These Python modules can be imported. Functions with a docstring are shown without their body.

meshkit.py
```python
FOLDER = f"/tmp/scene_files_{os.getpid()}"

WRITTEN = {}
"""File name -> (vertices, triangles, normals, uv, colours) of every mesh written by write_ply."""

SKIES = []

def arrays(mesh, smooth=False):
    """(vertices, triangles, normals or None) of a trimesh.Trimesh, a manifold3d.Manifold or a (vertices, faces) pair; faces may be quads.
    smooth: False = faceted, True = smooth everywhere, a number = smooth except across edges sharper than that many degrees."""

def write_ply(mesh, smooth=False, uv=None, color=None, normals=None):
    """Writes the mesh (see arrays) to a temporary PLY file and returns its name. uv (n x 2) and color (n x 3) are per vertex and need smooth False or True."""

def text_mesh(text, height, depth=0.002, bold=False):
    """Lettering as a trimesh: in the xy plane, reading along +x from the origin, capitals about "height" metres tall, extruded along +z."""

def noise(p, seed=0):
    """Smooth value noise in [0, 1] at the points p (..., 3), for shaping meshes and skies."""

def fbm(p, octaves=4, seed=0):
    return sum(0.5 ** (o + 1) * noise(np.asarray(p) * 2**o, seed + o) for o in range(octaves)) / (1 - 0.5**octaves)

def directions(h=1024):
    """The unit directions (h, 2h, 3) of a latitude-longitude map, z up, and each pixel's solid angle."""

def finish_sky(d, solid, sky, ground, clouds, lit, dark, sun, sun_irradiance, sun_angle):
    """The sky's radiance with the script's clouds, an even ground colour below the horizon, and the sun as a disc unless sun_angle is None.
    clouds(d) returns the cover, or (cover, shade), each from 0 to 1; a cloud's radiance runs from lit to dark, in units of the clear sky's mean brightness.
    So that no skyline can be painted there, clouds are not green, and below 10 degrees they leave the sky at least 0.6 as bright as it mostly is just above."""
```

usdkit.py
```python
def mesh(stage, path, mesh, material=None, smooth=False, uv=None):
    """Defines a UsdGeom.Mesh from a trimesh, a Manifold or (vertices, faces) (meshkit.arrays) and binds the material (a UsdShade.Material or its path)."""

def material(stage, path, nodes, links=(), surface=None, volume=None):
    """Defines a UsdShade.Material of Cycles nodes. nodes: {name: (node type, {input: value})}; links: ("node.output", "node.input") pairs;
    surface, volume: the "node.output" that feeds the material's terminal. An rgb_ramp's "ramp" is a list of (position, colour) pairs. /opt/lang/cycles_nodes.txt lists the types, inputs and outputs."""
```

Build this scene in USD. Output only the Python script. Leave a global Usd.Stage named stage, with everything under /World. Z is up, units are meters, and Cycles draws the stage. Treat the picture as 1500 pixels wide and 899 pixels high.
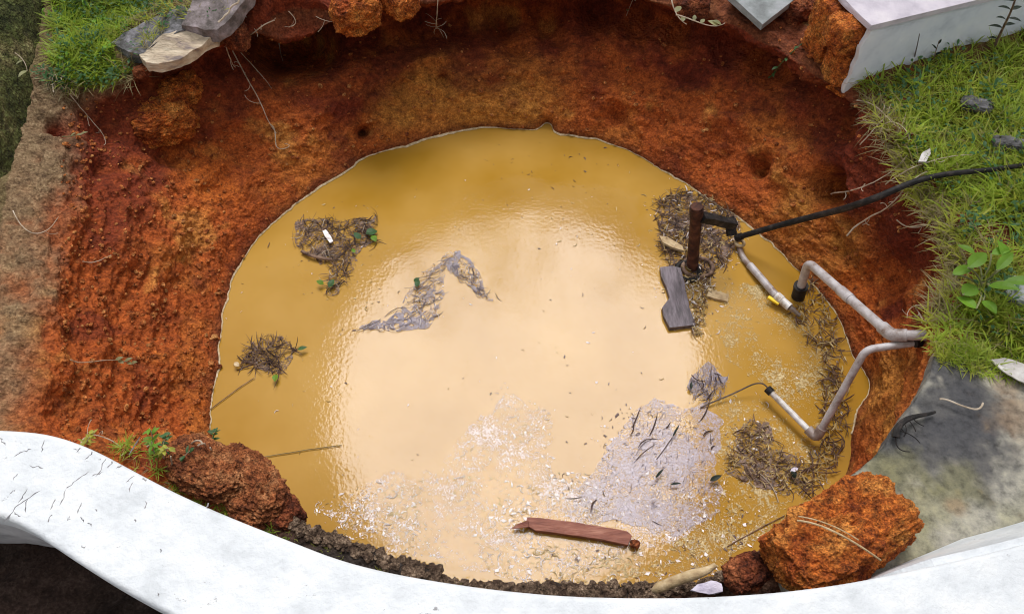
import math, random
import numpy as np, trimesh, usdkit, meshkit
from pxr import Usd, UsdGeom, UsdLux, UsdShade, Gf, Sdf, Vt
from scipy.spatial import cKDTree
from scipy.interpolate import CubicSpline
from shapely.geometry import Polygon, Point
import shapely

stage = Usd.Stage.CreateInMemory()
UsdGeom.SetStageUpAxis(stage, UsdGeom.Tokens.z)
UsdGeom.SetStageMetersPerUnit(stage, 1.0)
stage.SetDefaultPrim(UsdGeom.Xform.Define(stage, '/World').GetPrim())
UsdGeom.Scope.Define(stage, '/World/Looks')
T = Sdf.ValueTypeNames
R = np.random.default_rng(7)
random.seed(7)

# ------------------------------------------------------------------ camera, sky, sun, exposure
CAM_H, PITCH, FPX = 2.8, math.radians(55), 1150.0
EXPOSURE = 0.90
cam = UsdGeom.Camera.Define(stage, '/World/camera')
cam.CreateHorizontalApertureAttr(36.0)
cam.CreateVerticalApertureAttr(36.0 * 899 / 1500)
cam.CreateFocalLengthAttr(36.0 * FPX / 1500)
cam.CreateClippingRangeAttr(Gf.Vec2f(0.05, 500))
cam.CreateExposureAttr(EXPOSURE)
cx = UsdGeom.Xformable(cam)
cx.AddTranslateOp().Set(Gf.Vec3d(0, 0, CAM_H))
cx.AddRotateXOp().Set(90 - math.degrees(PITCH))

SUN_EL, SUN_AZ = math.radians(62), math.radians(1.5)      # azimuth from +Y towards +X
SUN_DIR = np.array([math.cos(SUN_EL) * math.sin(SUN_AZ), math.cos(SUN_EL) * math.cos(SUN_AZ), math.sin(SUN_EL)])
SKY_STRENGTH, SUN_INTENSITY, SUN_ANGLE = 0.08, 0.40, 27.0
sky_mat = usdkit.material(stage, '/World/Looks/sky_look', {
    'tc': ('texture_coordinate', {}),
    'sky': ('sky_texture', {'sky_type': 'single_scattering', 'sun_disc': False, 'sun_elevation': SUN_EL, 'sun_rotation': math.atan2(SUN_DIR[0], SUN_DIR[1]), 'aerosol_density': 2.0}),
    'n': ('noise_texture', {'scale': 2.2, 'detail': 5.0, 'roughness': 0.55}),
    'cov': ('map_range', {'from_min': 0.30, 'from_max': 0.62, 'to_min': 0.6, 'to_max': 1.0, 'clamp': True}),
    'cl': ('rgb_ramp', {'ramp': [(0.0, (6.5, 6.8, 7.2)), (1.0, (10.0, 10.0, 10.0))]}),
    'mx': ('mix', {}),
    'bg': ('background_shader', {'strength': SKY_STRENGTH}),
}, [('tc.generated', 'n.vector'), ('n.fac', 'cov.value'), ('n.fac', 'cl.fac'), ('cov.result', 'mx.fac'), ('sky.color', 'mx.color1'), ('cl.color', 'mx.color2'), ('mx.color', 'bg.color')], surface='bg.background')
dome = UsdLux.DomeLight.Define(stage, '/World/sky')
UsdShade.MaterialBindingAPI.Apply(dome.GetPrim()).Bind(sky_mat)
dome.GetPrim().SetCustomDataByKey('kind', 'structure')
sun = UsdLux.DistantLight.Define(stage, '/World/sun')
sun.CreateNormalizeAttr(True); sun.CreateIntensityAttr(SUN_INTENSITY); sun.CreateAngleAttr(SUN_ANGLE)
sun.CreateColorAttr(Gf.Vec3f(1.0, 0.955, 0.95))
sx = UsdGeom.Xformable(sun)
sx.AddRotateZOp().Set(-math.degrees(SUN_AZ))
sx.AddRotateXOp().Set(-(90 - math.degrees(SUN_EL)))

# ------------------------------------------------------------------ helpers
CP, SP = math.cos(PITCH), math.sin(PITCH)
def at(u, v, z=0.0):
    """Point of height z that lies on the line of sight through a pixel of the 1500 px wide photograph."""
    a = (449.5 - v) / FPX
    d = np.array([(u - 750) / FPX, CP + a * SP, -SP + a * CP])
    return np.array([0, 0, CAM_H]) + d * ((z - CAM_H) / d[2])
def ats(l, z=0.0):
    return np.array([at(*p) if len(p) == 3 else at(p[0], p[1], z) for p in l])
def pixel(p):
    p = np.asarray(p, float) - [0, 0, CAM_H]
    f = p[..., 1] * CP - p[..., 2] * SP
    up = p[..., 1] * SP + p[..., 2] * CP
    return np.stack([750 + FPX * p[..., 0] / f, 449.5 - FPX * up / f], -1)
def fbm(p, s, o=4, seed=0):
    return meshkit.fbm(np.asarray(p) * s + 100.0, o, seed) - 0.5
used = {}
def numbered(path):
    n = used.get(path, -1) + 1
    used[path] = n
    return path if n == 0 else f'{path}_{n:03d}'
def tag(prim, label=None, cat=None, group=None, kind=None):
    for k, v in (('label', label), ('category', cat), ('group', group), ('kind', kind)):
        if v: prim.SetCustomDataByKey(k, v)
    return prim
def obj(name, m, mat, parent='/World', smooth=False, **kw):
    path = numbered(f'{parent}/{name}')
    p = usdkit.mesh(stage, path, m, mat, smooth=smooth).GetPrim()
    tag(p, **kw)
    return path
def thing(name, label, cat, loc=(0, 0, 0), group=None):
    path = numbered(f'/World/{name}')
    x = UsdGeom.Xform.Define(stage, path)
    x.AddTranslateOp().Set(Gf.Vec3d(*map(float, loc)))
    tag(x.GetPrim(), label, cat, group)
    return path
def off(m, loc):
    """The mesh relative to the base of its thing."""
    v, f = (m.vertices, m.faces) if isinstance(m, trimesh.Trimesh) else m
    return np.asarray(v) - np.asarray(loc), np.asarray(f)
def cat(ms):
    vs, fs, n = [], [], 0
    for m in ms:
        v, f = (m.vertices, m.faces) if isinstance(m, trimesh.Trimesh) else m
        f = np.asarray(f)
        if f.shape[1] == 4: f = np.vstack([f[:, [0, 1, 2]], f[:, [0, 2, 3]]])
        vs.append(np.asarray(v, float)); fs.append(f + n); n += len(v)
    return np.vstack(vs), np.vstack(fs)
def smooth_line(pts, n=24):
    pts = np.asarray(pts, float)
    if len(pts) < 3: return pts[0] + (pts[-1] - pts[0]) * np.linspace(0, 1, n)[:, None]
    s = np.concatenate([[0], np.cumsum(np.linalg.norm(np.diff(pts, axis=0), axis=1))])
    return CubicSpline(s, pts)(np.linspace(0, s[-1], n))
def fillet(pts, r=0.04, n=7):
    """A polyline with rounded corners, as a bent pipe has."""
    pts = np.asarray(pts, float); out = [pts[0]]
    for a, b, c in zip(pts[:-2], pts[1:-1], pts[2:]):
        p = b + (a - b) / np.linalg.norm(a - b) * r; q = b + (c - b) / np.linalg.norm(c - b) * r
        for t in np.linspace(0, 1, n): out.append((1 - t) ** 2 * p + 2 * t * (1 - t) * b + t * t * q)
    out.append(pts[-1])
    return np.array(out)
def tube(pts, r, sides=8, caps=True):
    p = np.asarray(pts, float); r = np.broadcast_to(r, (len(p),))
    t = np.gradient(p, axis=0); t /= np.linalg.norm(t, axis=1, keepdims=True) + 1e-12
    a = np.cross(t[0], [0, 0, 1.0] if abs(t[0][2]) < 0.9 else [1.0, 0, 0]); A = []
    for k in range(len(p)):
        a = a - t[k] * (a @ t[k]); a /= np.linalg.norm(a) + 1e-12; A.append(a)
    A = np.array(A); B = np.cross(t, A); g = np.arange(sides) * 2 * np.pi / sides
    v = p[:, None] + r[:, None, None] * (np.cos(g)[None, :, None] * A[:, None] + np.sin(g)[None, :, None] * B[:, None])
    i, j = np.meshgrid(np.arange(len(p) - 1), np.arange(sides), indexing='ij')
    q = np.stack([i * sides + j, i * sides + (j + 1) % sides, (i + 1) * sides + (j + 1) % sides, (i + 1) * sides + j], -1).reshape(-1, 4)
    f = np.vstack([q[:, [0, 1, 2]], q[:, [0, 2, 3]]]); v = v.reshape(-1, 3)
    if caps:
        n = len(v); v = np.vstack([v, p[0], p[-1]]); k = np.arange(sides); e = (len(p) - 1) * sides
        f = np.vstack([f, np.stack([np.full(sides, n), (k + 1) % sides, k], 1), np.stack([np.full(sides, n + 1), e + k, e + (k + 1) % sides], 1)])
    return v, f
def rock(size, seed, sub=4, rough=0.12, scale=3.0, square=0.0):
    """A lump: a sphere, squared towards a block, displaced with noise. size = half extents."""
    m = trimesh.creation.icosphere(sub); d = np.array(m.vertices)
    if square:
        q = d / np.abs(d).max(1, keepdims=True); d = d * (1 - square) + q * square
    s = np.array(size, float); p = d * s
    nrm = np.array(m.vertices)
    u = np.mean(s)
    p = p + nrm * (u * (rough * 2.2 * fbm(d, scale, 3, seed) + rough * 1.2 * fbm(d, scale * 4, 4, seed + 5)))[:, None]
    return p, np.array(m.faces)
def place(m, loc, rz=0.0, rx=0.0, ry=0.0):
    v, f = m
    M = trimesh.transformations.euler_matrix(rx, ry, rz)[:3, :3]
    return np.asarray(v) @ M.T + np.asarray(loc), f
def slab(poly, z0, z1, step=None):
    """A polygon (n x 2 array or shapely) as a solid between two heights."""
    g = poly if isinstance(poly, Polygon) else Polygon(np.asarray(poly)[:, :2])
    m = trimesh.creation.extrude_polygon(g.buffer(0), z1 - z0, engine='earcut'); m.apply_translation([0, 0, z0])
    if step: m = m.subdivide_to_size(step, max_iter=12); m.merge_vertices()
    return m
def slab3(top, thick, down=(0, 0, -1.0)):
    """A plane polygon in space thickened along DOWN."""
    top = np.asarray(top, float); n = len(top); bot = top + np.asarray(down) * thick
    c0, c1 = top.mean(0), bot.mean(0); v = np.vstack([top, bot, c0, c1]); k = np.arange(n); k1 = (k + 1) % n
    f = np.vstack([np.stack([np.full(n, 2 * n), k, k1], 1), np.stack([np.full(n, 2 * n + 1), n + k1, n + k], 1), np.stack([k, n + k, n + k1], 1), np.stack([k, n + k1, k1], 1)])
    return v, f
def attr(path, name, values, scalar=False):
    UsdGeom.PrimvarsAPI(stage.GetPrimAtPath(path)).CreatePrimvar(name, T.FloatArray if scalar else T.Color3fArray, 'vertex').Set(
        Vt.FloatArray.FromNumpy(np.asarray(values, np.float32)) if scalar else Vt.Vec3fArray.FromNumpy(np.asarray(values, np.float32)))

# ------------------------------------------------------------------ materials
def look(name, ramp, scale=8.0, detail=6.0, rough=0.8, bump=0.3, bscale=60.0, bdist=0.01, spec=0.3, coord='position', extra=None, distortion=0.0, stretch=None, roughness=0.6):
    """Principled surface with a noise colour ramp and a noise bump."""
    src = ('geometry', {}) if coord == 'position' else ('texture_coordinate', {})
    nodes = {'c': src, 'n': ('noise_texture', {'scale': scale, 'detail': detail, 'roughness': roughness, 'distortion': distortion}), 'r': ('rgb_ramp', {'ramp': ramp}),
             'bn': ('noise_texture', {'scale': bscale, 'detail': 5.0, 'roughness': 0.65}), 'b': ('bump', {'strength': bump, 'distance': bdist}),
             'p': ('principled_bsdf', {'roughness': rough, 'specular_ior_level': spec, **(extra or {})})}
    out = f'c.{coord}'; links = []
    if stretch:
        nodes['m'] = ('mapping', {'scale': stretch}); links.append((out, 'm.vector')); out = 'm.vector'
    links += [(out, 'n.vector'), (out, 'bn.vector'), ('n.fac', 'r.fac'), ('r.color', 'p.base_color'), ('bn.fac', 'b.height'), ('b.normal', 'p.normal')]
    return usdkit.material(stage, f'/World/Looks/{name}', nodes, links, surface='p.BSDF')

M = {}
# soil: layer colour and painted shade come with the mesh, crumb and damp from noise
def crumbly(name, base, scale=1.0, contrast=1.0, rough=0.85, bump=1.0):
    """Crumbly earth or laterite: a base colour (an attribute node or a ramp), grain at three sizes and dark pits."""
    lo, hi = 1 - 0.72 * contrast, 1 + 0.75 * contrast
    nodes = {'g': ('geometry', {}), **base,
        'n1': ('noise_texture', {'scale': 30.0 * scale, 'detail': 9.0, 'roughness': 0.72, 'distortion': 0.15}),
        'r1': ('rgb_ramp', {'ramp': [(0.34, (lo, lo * .92, lo * .92)), (0.50, (1.02, 1.0, 0.98)), (0.66, (hi, hi * 1.06, hi * 1.1))]}),
        'n2': ('noise_texture', {'scale': 120.0 * scale, 'detail': 5.0, 'roughness': 0.7}),
        'r2': ('rgb_ramp', {'ramp': [(0.36, (lo + .25, lo + .2, lo + .2)), (0.52, (1.0, 1.0, 1.0)), (0.68, (hi * .9, hi * .95, hi))]}),
        'v': ('voronoi_texture', {'scale': 55.0 * scale, 'feature': 'f1', 'randomness': 1.0, 'detail': 2.0}),
        'vr': ('rgb_ramp', {'ramp': [(0.06, (0.52, 0.46, 0.46)), (0.26, (1, 1, 1)), (1.0, (1.1, 1.1, 1.1))]}),
        'm1': ('mix', {'mix_type': 'multiply', 'fac': 1.0}), 'm2': ('mix', {'mix_type': 'multiply', 'fac': 1.0}), 'm3': ('mix', {'mix_type': 'multiply', 'fac': 0.75}),
        'h1': ('math', {'math_type': 'multiply_add', 'value2': 0.22}), 'h2': ('math', {'math_type': 'multiply_add', 'value2': 0.45}),
        'b': ('bump', {'strength': bump, 'distance': 0.035 / scale}), 'p': ('principled_bsdf', {'roughness': rough, 'specular_ior_level': 0.25})}
    col = 'a.color'
    links = [('g.position', 'n1.vector'), ('g.position', 'n2.vector'), ('g.position', 'v.vector'), ('n1.fac', 'r1.fac'), ('n2.fac', 'r2.fac'), ('v.distance', 'vr.fac'), (col, 'm1.color1'), ('r1.color', 'm1.color2'), ('m1.color', 'm2.color1'), ('r2.color', 'm2.color2'),
        ('m2.color', 'm3.color1'), ('vr.color', 'm3.color2'), ('m3.color', 'p.base_color'), ('n2.fac', 'h1.value1'), ('n1.fac', 'h1.value3'), ('v.distance', 'h2.value1'), ('h1.value', 'h2.value3'), ('h2.value', 'b.height'), ('b.normal', 'p.normal')]
    if 'nb' in base: links += [('g.position', 'nb.vector'), ('nb.fac', 'a.fac')]
    return usdkit.material(stage, f'/World/Looks/{name}', nodes, links, surface='p.BSDF')
def earth(name, c0, c1, c2, s0=7.0, **kw):
    return crumbly(name, {'nb': ('noise_texture', {'scale': s0, 'detail': 6.0, 'roughness': 0.65}), 'a': ('rgb_ramp', {'ramp': [(0.36, c0), (0.5, c1), (0.64, c2)]})}, **kw)
M['soil'] = crumbly('red_soil', {'a': ('attribute', {'attribute': 'tint'})}, contrast=0.72, bump=0.65)
M['water'] = usdkit.material(stage, '/World/Looks/muddy_water', {
    'g': ('geometry', {}), 'n': ('noise_texture', {'scale': 1.6, 'detail': 4.0}),
    'r': ('rgb_ramp', {'ramp': [(0.36, (0.35, 0.185, 0.020)), (0.64, (0.44, 0.255, 0.055))]}),
    'w1': ('noise_texture', {'scale': 62.0, 'detail': 2.0, 'roughness': 0.55}),
    'w2': ('noise_texture', {'scale': 5.0, 'detail': 2.0}),
    'wm': ('math', {'math_type': 'multiply_add', 'value2': 2.5}),
    'b': ('bump', {'strength': 0.10, 'distance': 0.003}),
    'p': ('principled_bsdf', {'roughness': 0.05, 'ior': 1.33, 'specular_ior_level': 0.50}),
}, [('g.position', 'n.vector'), ('n.fac', 'r.fac'), ('r.color', 'p.base_color'), ('g.position', 'w1.vector'), ('g.position', 'w2.vector'), ('w2.fac', 'wm.value1'), ('w1.fac', 'wm.value3'),
    ('wm.value', 'b.height'), ('b.normal', 'p.normal')], surface='p.BSDF')
M['white'] = usdkit.material(stage, '/World/Looks/white_paint', {
    'g': ('geometry', {}), 'n': ('noise_texture', {'scale': 9.0, 'detail': 6.0, 'roughness': 0.6}),
    'r': ('rgb_ramp', {'ramp': [(0.34, (0.53, 0.56, 0.58)), (0.45, (0.60, 0.63, 0.65)), (0.58, (0.655, 0.68, 0.69)), (0.68, (0.69, 0.70, 0.70))]}),
    'mp': ('mapping', {'scale': (16.0, 30.0, 16.0), 'rotation': (0, 0, 0.35)}),
    'v': ('noise_texture', {'scale': 1.0, 'detail': 5.0, 'roughness': 0.75}),
    'vr': ('rgb_ramp', {'ramp': [(0.655, (0, 0, 0)), (0.70, (1, 1, 1))]}),
    'vm': ('math', {'math_type': 'multiply', 'value2': 0.75}),
    'mx': ('mix', {'color2': (0.16, 0.15, 0.15)}),
    'bn': ('noise_texture', {'scale': 30.0, 'detail': 6.0, 'roughness': 0.6}), 'b': ('bump', {'strength': 0.6, 'distance': 0.012}),
    'p': ('principled_bsdf', {'roughness': 0.6, 'specular_ior_level': 0.3}),
}, [('g.position', 'n.vector'), ('n.fac', 'r.fac'), ('g.position', 'mp.vector'), ('mp.vector', 'v.vector'), ('v.fac', 'vr.fac'), ('vr.color', 'vm.value1'), ('vm.value', 'mx.fac'), ('r.color', 'mx.color1'),
    ('mx.color', 'p.base_color'), ('g.position', 'bn.vector'), ('bn.fac', 'b.height'), ('b.normal', 'p.normal')], surface='p.BSDF')
M['scratch'] = look('black_scratch', [(0.38, (0.10, 0.10, 0.11)), (0.62, (0.34, 0.33, 0.33))], rough=0.9)
M['plaster'] = look('grey_plaster', [(0.30, (0.42, 0.46, 0.53)), (0.5, (0.58, 0.62, 0.68)), (0.70, (0.66, 0.69, 0.72))], scale=7, bump=0.25, bscale=40, rough=0.75)
M['coping'] = look('lilac_coping', [(0.25, (0.36, 0.33, 0.38)), (0.5, (0.52, 0.48, 0.53)), (0.75, (0.62, 0.58, 0.60))], scale=9, bump=0.3, rough=0.6)
M['concrete_grey'] = look('grey_concrete', [(0.34, (0.30, 0.30, 0.31)), (0.5, (0.46, 0.46, 0.47)), (0.66, (0.58, 0.58, 0.58))], scale=10, bump=0.4, rough=0.85)
M['laterite'] = earth('laterite_stone', (0.28, 0.055, 0.011), (0.47, 0.125, 0.019), (0.60, 0.24, 0.05), s0=9.0, scale=1.3)
M['laterite_dark'] = earth('dark_laterite', (0.08, 0.02, 0.010), (0.20, 0.05, 0.018), (0.34, 0.11, 0.04), s0=12.0, scale=1.3)
M['clod'] = earth('brown_clod', (0.15, 0.044, 0.018), (0.33, 0.105, 0.034), (0.47, 0.21, 0.085), s0=14.0, scale=1.5)
M['gravel'] = earth('dark_gravel', (0.07, 0.042, 0.028), (0.15, 0.10, 0.065), (0.30, 0.21, 0.14), s0=25.0, scale=1.6)
M['moss'] = earth('mossy_wall_surface', (0.035, 0.045, 0.010), (0.095, 0.10, 0.028), (0.27, 0.22, 0.10), s0=5.0, scale=0.9, rough=0.95)
M['slate'] = look('dark_slate', [(0.36, (0.035, 0.033, 0.03)), (0.5, (0.10, 0.098, 0.10)), (0.64, (0.22, 0.21, 0.23))], scale=20, detail=9, roughness=0.7, bump=0.8, rough=0.6)
M['slate_light'] = look('grey_slate', [(0.3, (0.12, 0.13, 0.13)), (0.5, (0.22, 0.24, 0.24)), (0.7, (0.33, 0.34, 0.36))], scale=14, detail=7, bump=0.5, rough=0.6)
M['pale'] = look('pale_broken_stone', [(0.34, (0.20, 0.16, 0.15)), (0.45, (0.44, 0.35, 0.25)), (0.56, (0.58, 0.48, 0.35)), (0.68, (0.70, 0.62, 0.48))], scale=14, detail=8, bump=0.8, bscale=30, bdist=0.02, rough=0.8, stretch=(0.6, 1.6, 1.6))
M['post'] = look('purple_grey_bar', [(0.36, (0.07, 0.058, 0.05)), (0.5, (0.17, 0.14, 0.135)), (0.64, (0.30, 0.25, 0.26))], scale=16, detail=9, roughness=0.7, bump=0.8, rough=0.7)
M['pvc'] = look('grey_pvc', [(0.32, (0.17, 0.11, 0.08)), (0.44, (0.36, 0.32, 0.31)), (0.55, (0.46, 0.43, 0.43)), (0.68, (0.54, 0.52, 0.52))], scale=18, detail=8, roughness=0.7, bump=0.25, rough=0.4, spec=0.5)
M['pvc_dirty'] = look('dirty_pvc', [(0.3, (0.14, 0.08, 0.06)), (0.5, (0.28, 0.22, 0.19)), (0.7, (0.42, 0.38, 0.36))], scale=22, detail=6, bump=0.2, rough=0.5, spec=0.5)
M['pvc_white'] = look('white_pvc', [(0.36, (0.34, 0.26, 0.18)), (0.5, (0.62, 0.60, 0.57)), (0.64, (0.74, 0.73, 0.71))], scale=22, detail=8, bump=0.2, rough=0.35, spec=0.5)
M['black'] = look('black_plastic', [(0.36, (0.006, 0.006, 0.006)), (0.55, (0.02, 0.017, 0.016)), (0.66, (0.05, 0.04, 0.035))], scale=26, detail=8, bump=0.4, rough=0.6, spec=0.25)
M['yellow'] = look('yellow_tape', [(0.3, (0.75, 0.48, 0.01)), (0.7, (0.85, 0.62, 0.03))], scale=20, bump=0.1, rough=0.5)
M['metal'] = look('wet_metal', [(0.3, (0.16, 0.11, 0.08)), (0.7, (0.40, 0.36, 0.33))], scale=25, bump=0.3, rough=0.4, extra={'metallic': 0.6})
M['rust'] = look('rust', [(0.34, (0.018, 0.007, 0.005)), (0.5, (0.060, 0.020, 0.012)), (0.66, (0.13, 0.048, 0.026))], scale=24, detail=8, bump=0.7, rough=0.75)
M['board'] = look('dark_board', [(0.36, (0.045, 0.033, 0.040)), (0.5, (0.095, 0.073, 0.085)), (0.64, (0.16, 0.13, 0.15))], scale=18, detail=6, bump=0.4, rough=0.45, stretch=(3.0, 0.6, 1.0), spec=0.5)
M['redwood'] = look('red_brown_wood', [(0.3, (0.14, 0.04, 0.026)), (0.5, (0.26, 0.09, 0.055)), (0.7, (0.40, 0.18, 0.12))], scale=16, detail=7, bump=0.5, rough=0.5, stretch=(0.7, 4.0, 3.0), spec=0.5)
M['palewood'] = look('pale_wood', [(0.3, (0.26, 0.17, 0.09)), (0.5, (0.45, 0.33, 0.18)), (0.7, (0.60, 0.48, 0.30))], scale=30, detail=7, bump=0.5, rough=0.7)
M['twig'] = look('brown_twig', [(0.3, (0.06, 0.035, 0.025)), (0.5, (0.16, 0.10, 0.07)), (0.7, (0.32, 0.22, 0.15))], scale=30, rough=0.85)
M['twig_dark'] = look('wet_dark_twig', [(0.3, (0.025, 0.014, 0.012)), (0.7, (0.10, 0.06, 0.05))], scale=30, rough=0.5, spec=0.5)
M['twig_pale'] = look('pale_dry_twig', [(0.3, (0.24, 0.18, 0.12)), (0.5, (0.42, 0.34, 0.25)), (0.7, (0.58, 0.50, 0.40))], scale=30, rough=0.85)
M['lilac_weed'] = look('wet_grey_weed', [(0.3, (0.17, 0.145, 0.17)), (0.7, (0.34, 0.30, 0.35))], scale=40, rough=0.5, spec=0.5)
M['weed_dark'] = look('wet_brown_weed', [(0.3, (0.05, 0.028, 0.020)), (0.5, (0.12, 0.065, 0.04)), (0.7, (0.22, 0.13, 0.075))], scale=40, rough=0.5, spec=0.5)
def lacy(name, c0, c1, scale, lo, hi, rough=0.45, coarse=6.0):
    """A thin sheet that noise cuts into lace."""
    return usdkit.material(stage, f'/World/Looks/{name}', {'g': ('geometry', {}), 'n': ('noise_texture', {'scale': scale, 'detail': 5.0, 'roughness': 0.65, 'distortion': 1.6}), 'm': ('noise_texture', {'scale': coarse, 'detail': 3.0}),
        's': ('math', {'math_type': 'multiply_add', 'value2': 0.55}), 'f': ('map_range', {'from_min': lo, 'from_max': hi, 'to_min': 0.0, 'to_max': 1.0, 'clamp': True}),
        'c': ('noise_texture', {'scale': scale * 1.7, 'detail': 4.0}), 'r': ('rgb_ramp', {'ramp': [(0.36, c0), (0.64, c1)]}), 'b': ('bump', {'strength': 0.15, 'distance': 0.004}),
        'p': ('principled_bsdf', {'roughness': rough, 'specular_ior_level': 0.5}), 't': ('transparent_bsdf', {}), 'x': ('mix_closure', {})},
        [('g.position', 'n.vector'), ('g.position', 'm.vector'), ('g.position', 'c.vector'), ('m.fac', 's.value1'), ('n.fac', 's.value3'), ('s.value', 'f.value'), ('c.fac', 'r.fac'), ('r.color', 'p.base_color'), ('n.fac', 'b.height'), ('b.normal', 'p.normal'),
         ('f.result', 'x.fac'), ('t.BSDF', 'x.closure1'), ('p.BSDF', 'x.closure2')], surface='x.closure')
M['film_lilac'] = lacy('lilac_film', (0.17, 0.135, 0.16), (0.34, 0.29, 0.335), 100, .72, .92, rough=0.4)
M['film_lilac_thin'] = lacy('thin_lilac_film', (0.34, 0.28, 0.32), (0.52, 0.45, 0.51), 95, .70, 1.0, rough=0.25)
M['film_brown'] = lacy('brown_film', (0.07, 0.035, 0.022), (0.24, 0.13, 0.07), 70, .76, .88)
M['scum'] = lacy('pale_scum', (0.62, 0.50, 0.44), (0.84, 0.76, 0.72), 75, .84, .92, coarse=5.0)
M['scum_ochre'] = lacy('ochre_scum', (0.34, 0.23, 0.07), (0.62, 0.48, 0.22), 70, .83, .91, coarse=6.0)
M['foam'] = look('dry_scum', [(0.3, (0.30, 0.20, 0.10)), (0.5, (0.52, 0.40, 0.24)), (0.7, (0.66, 0.56, 0.40))], scale=60, rough=0.9)
M['fleck_pale'] = look('pale_fleck', [(0.3, (0.70, 0.62, 0.58)), (0.7, (0.86, 0.82, 0.80))], scale=30, rough=0.4, spec=0.5)
M['fleck_ochre'] = look('ochre_fleck', [(0.3, (0.36, 0.25, 0.09)), (0.7, (0.60, 0.47, 0.24))], scale=30, rough=0.5)
M['fleck_dark'] = look('dark_fleck', [(0.3, (0.06, 0.035, 0.03)), (0.7, (0.18, 0.12, 0.10))], scale=30, rough=0.5)
M['paper'] = look('white_scrap', [(0.36, (0.40, 0.37, 0.34)), (0.64, (0.62, 0.60, 0.58))], scale=20, rough=0.5, bump=0.4)
M['plastic'] = look('lilac_plastic_scrap', [(0.3, (0.34, 0.30, 0.40)), (0.7, (0.66, 0.62, 0.70))], scale=20, rough=0.3, bump=0.5, spec=0.5)
M['red_scrap'] = look('red_scrap', [(0.3, (0.32, 0.03, 0.02)), (0.7, (0.50, 0.08, 0.04))], scale=20, rough=0.5)
def leaf_look(name, c, t=0.5):
    lo = tuple(x * 0.55 for x in c); hi = tuple(min(1, x * 1.5) for x in c)
    return usdkit.material(stage, f'/World/Looks/{name}', {
        'o': ('geometry', {}), 'n': ('noise_texture', {'scale': 14.0, 'detail': 3.0}), 'a': ('math', {'math_type': 'multiply_add', 'value2': 0.45, 'value3': 0.0}),
        'ad': ('math', {'math_type': 'multiply_add', 'value2': 0.55}), 'r': ('rgb_ramp', {'ramp': [(0.25, lo), (0.5, c), (0.8, hi)]}),
        'p': ('principled_bsdf', {'roughness': 0.5, 'specular_ior_level': 0.35}), 'tr': ('translucent_bsdf', {}), 'mx': ('mix_closure', {'fac': t})},
        [('o.position', 'n.vector'), ('o.random_per_island', 'a.value1'), ('n.fac', 'ad.value1'), ('a.value', 'ad.value3'), ('ad.value', 'r.fac'), ('r.color', 'p.base_color'), ('r.color', 'tr.color'),
         ('p.BSDF', 'mx.closure1'), ('tr.BSDF', 'mx.closure2')], surface='mx.closure')
M['grass'] = leaf_look('grass_blade', (0.50, 0.66, 0.065))
M['grass_yellow'] = leaf_look('yellow_grass', (0.64, 0.68, 0.10))
M['straw'] = leaf_look('dry_straw', (0.42, 0.34, 0.16), 0.25)
M['leaf'] = leaf_look('bright_leaf', (0.26, 0.52, 0.04))
M['leaf_cool'] = leaf_look('cool_green_leaf', (0.12, 0.28, 0.10))
M['leaf_pale'] = leaf_look('pale_leaf', (0.50, 0.52, 0.26))
M['leaf_dark'] = leaf_look('dark_leaf', (0.03, 0.05, 0.03))
M['crown'] = usdkit.material(stage, '/World/Looks/tree_leaf', {'p': ('diffuse_bsdf', {'color': (0.045, 0.09, 0.02)})}, surface='p.BSDF')
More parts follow.
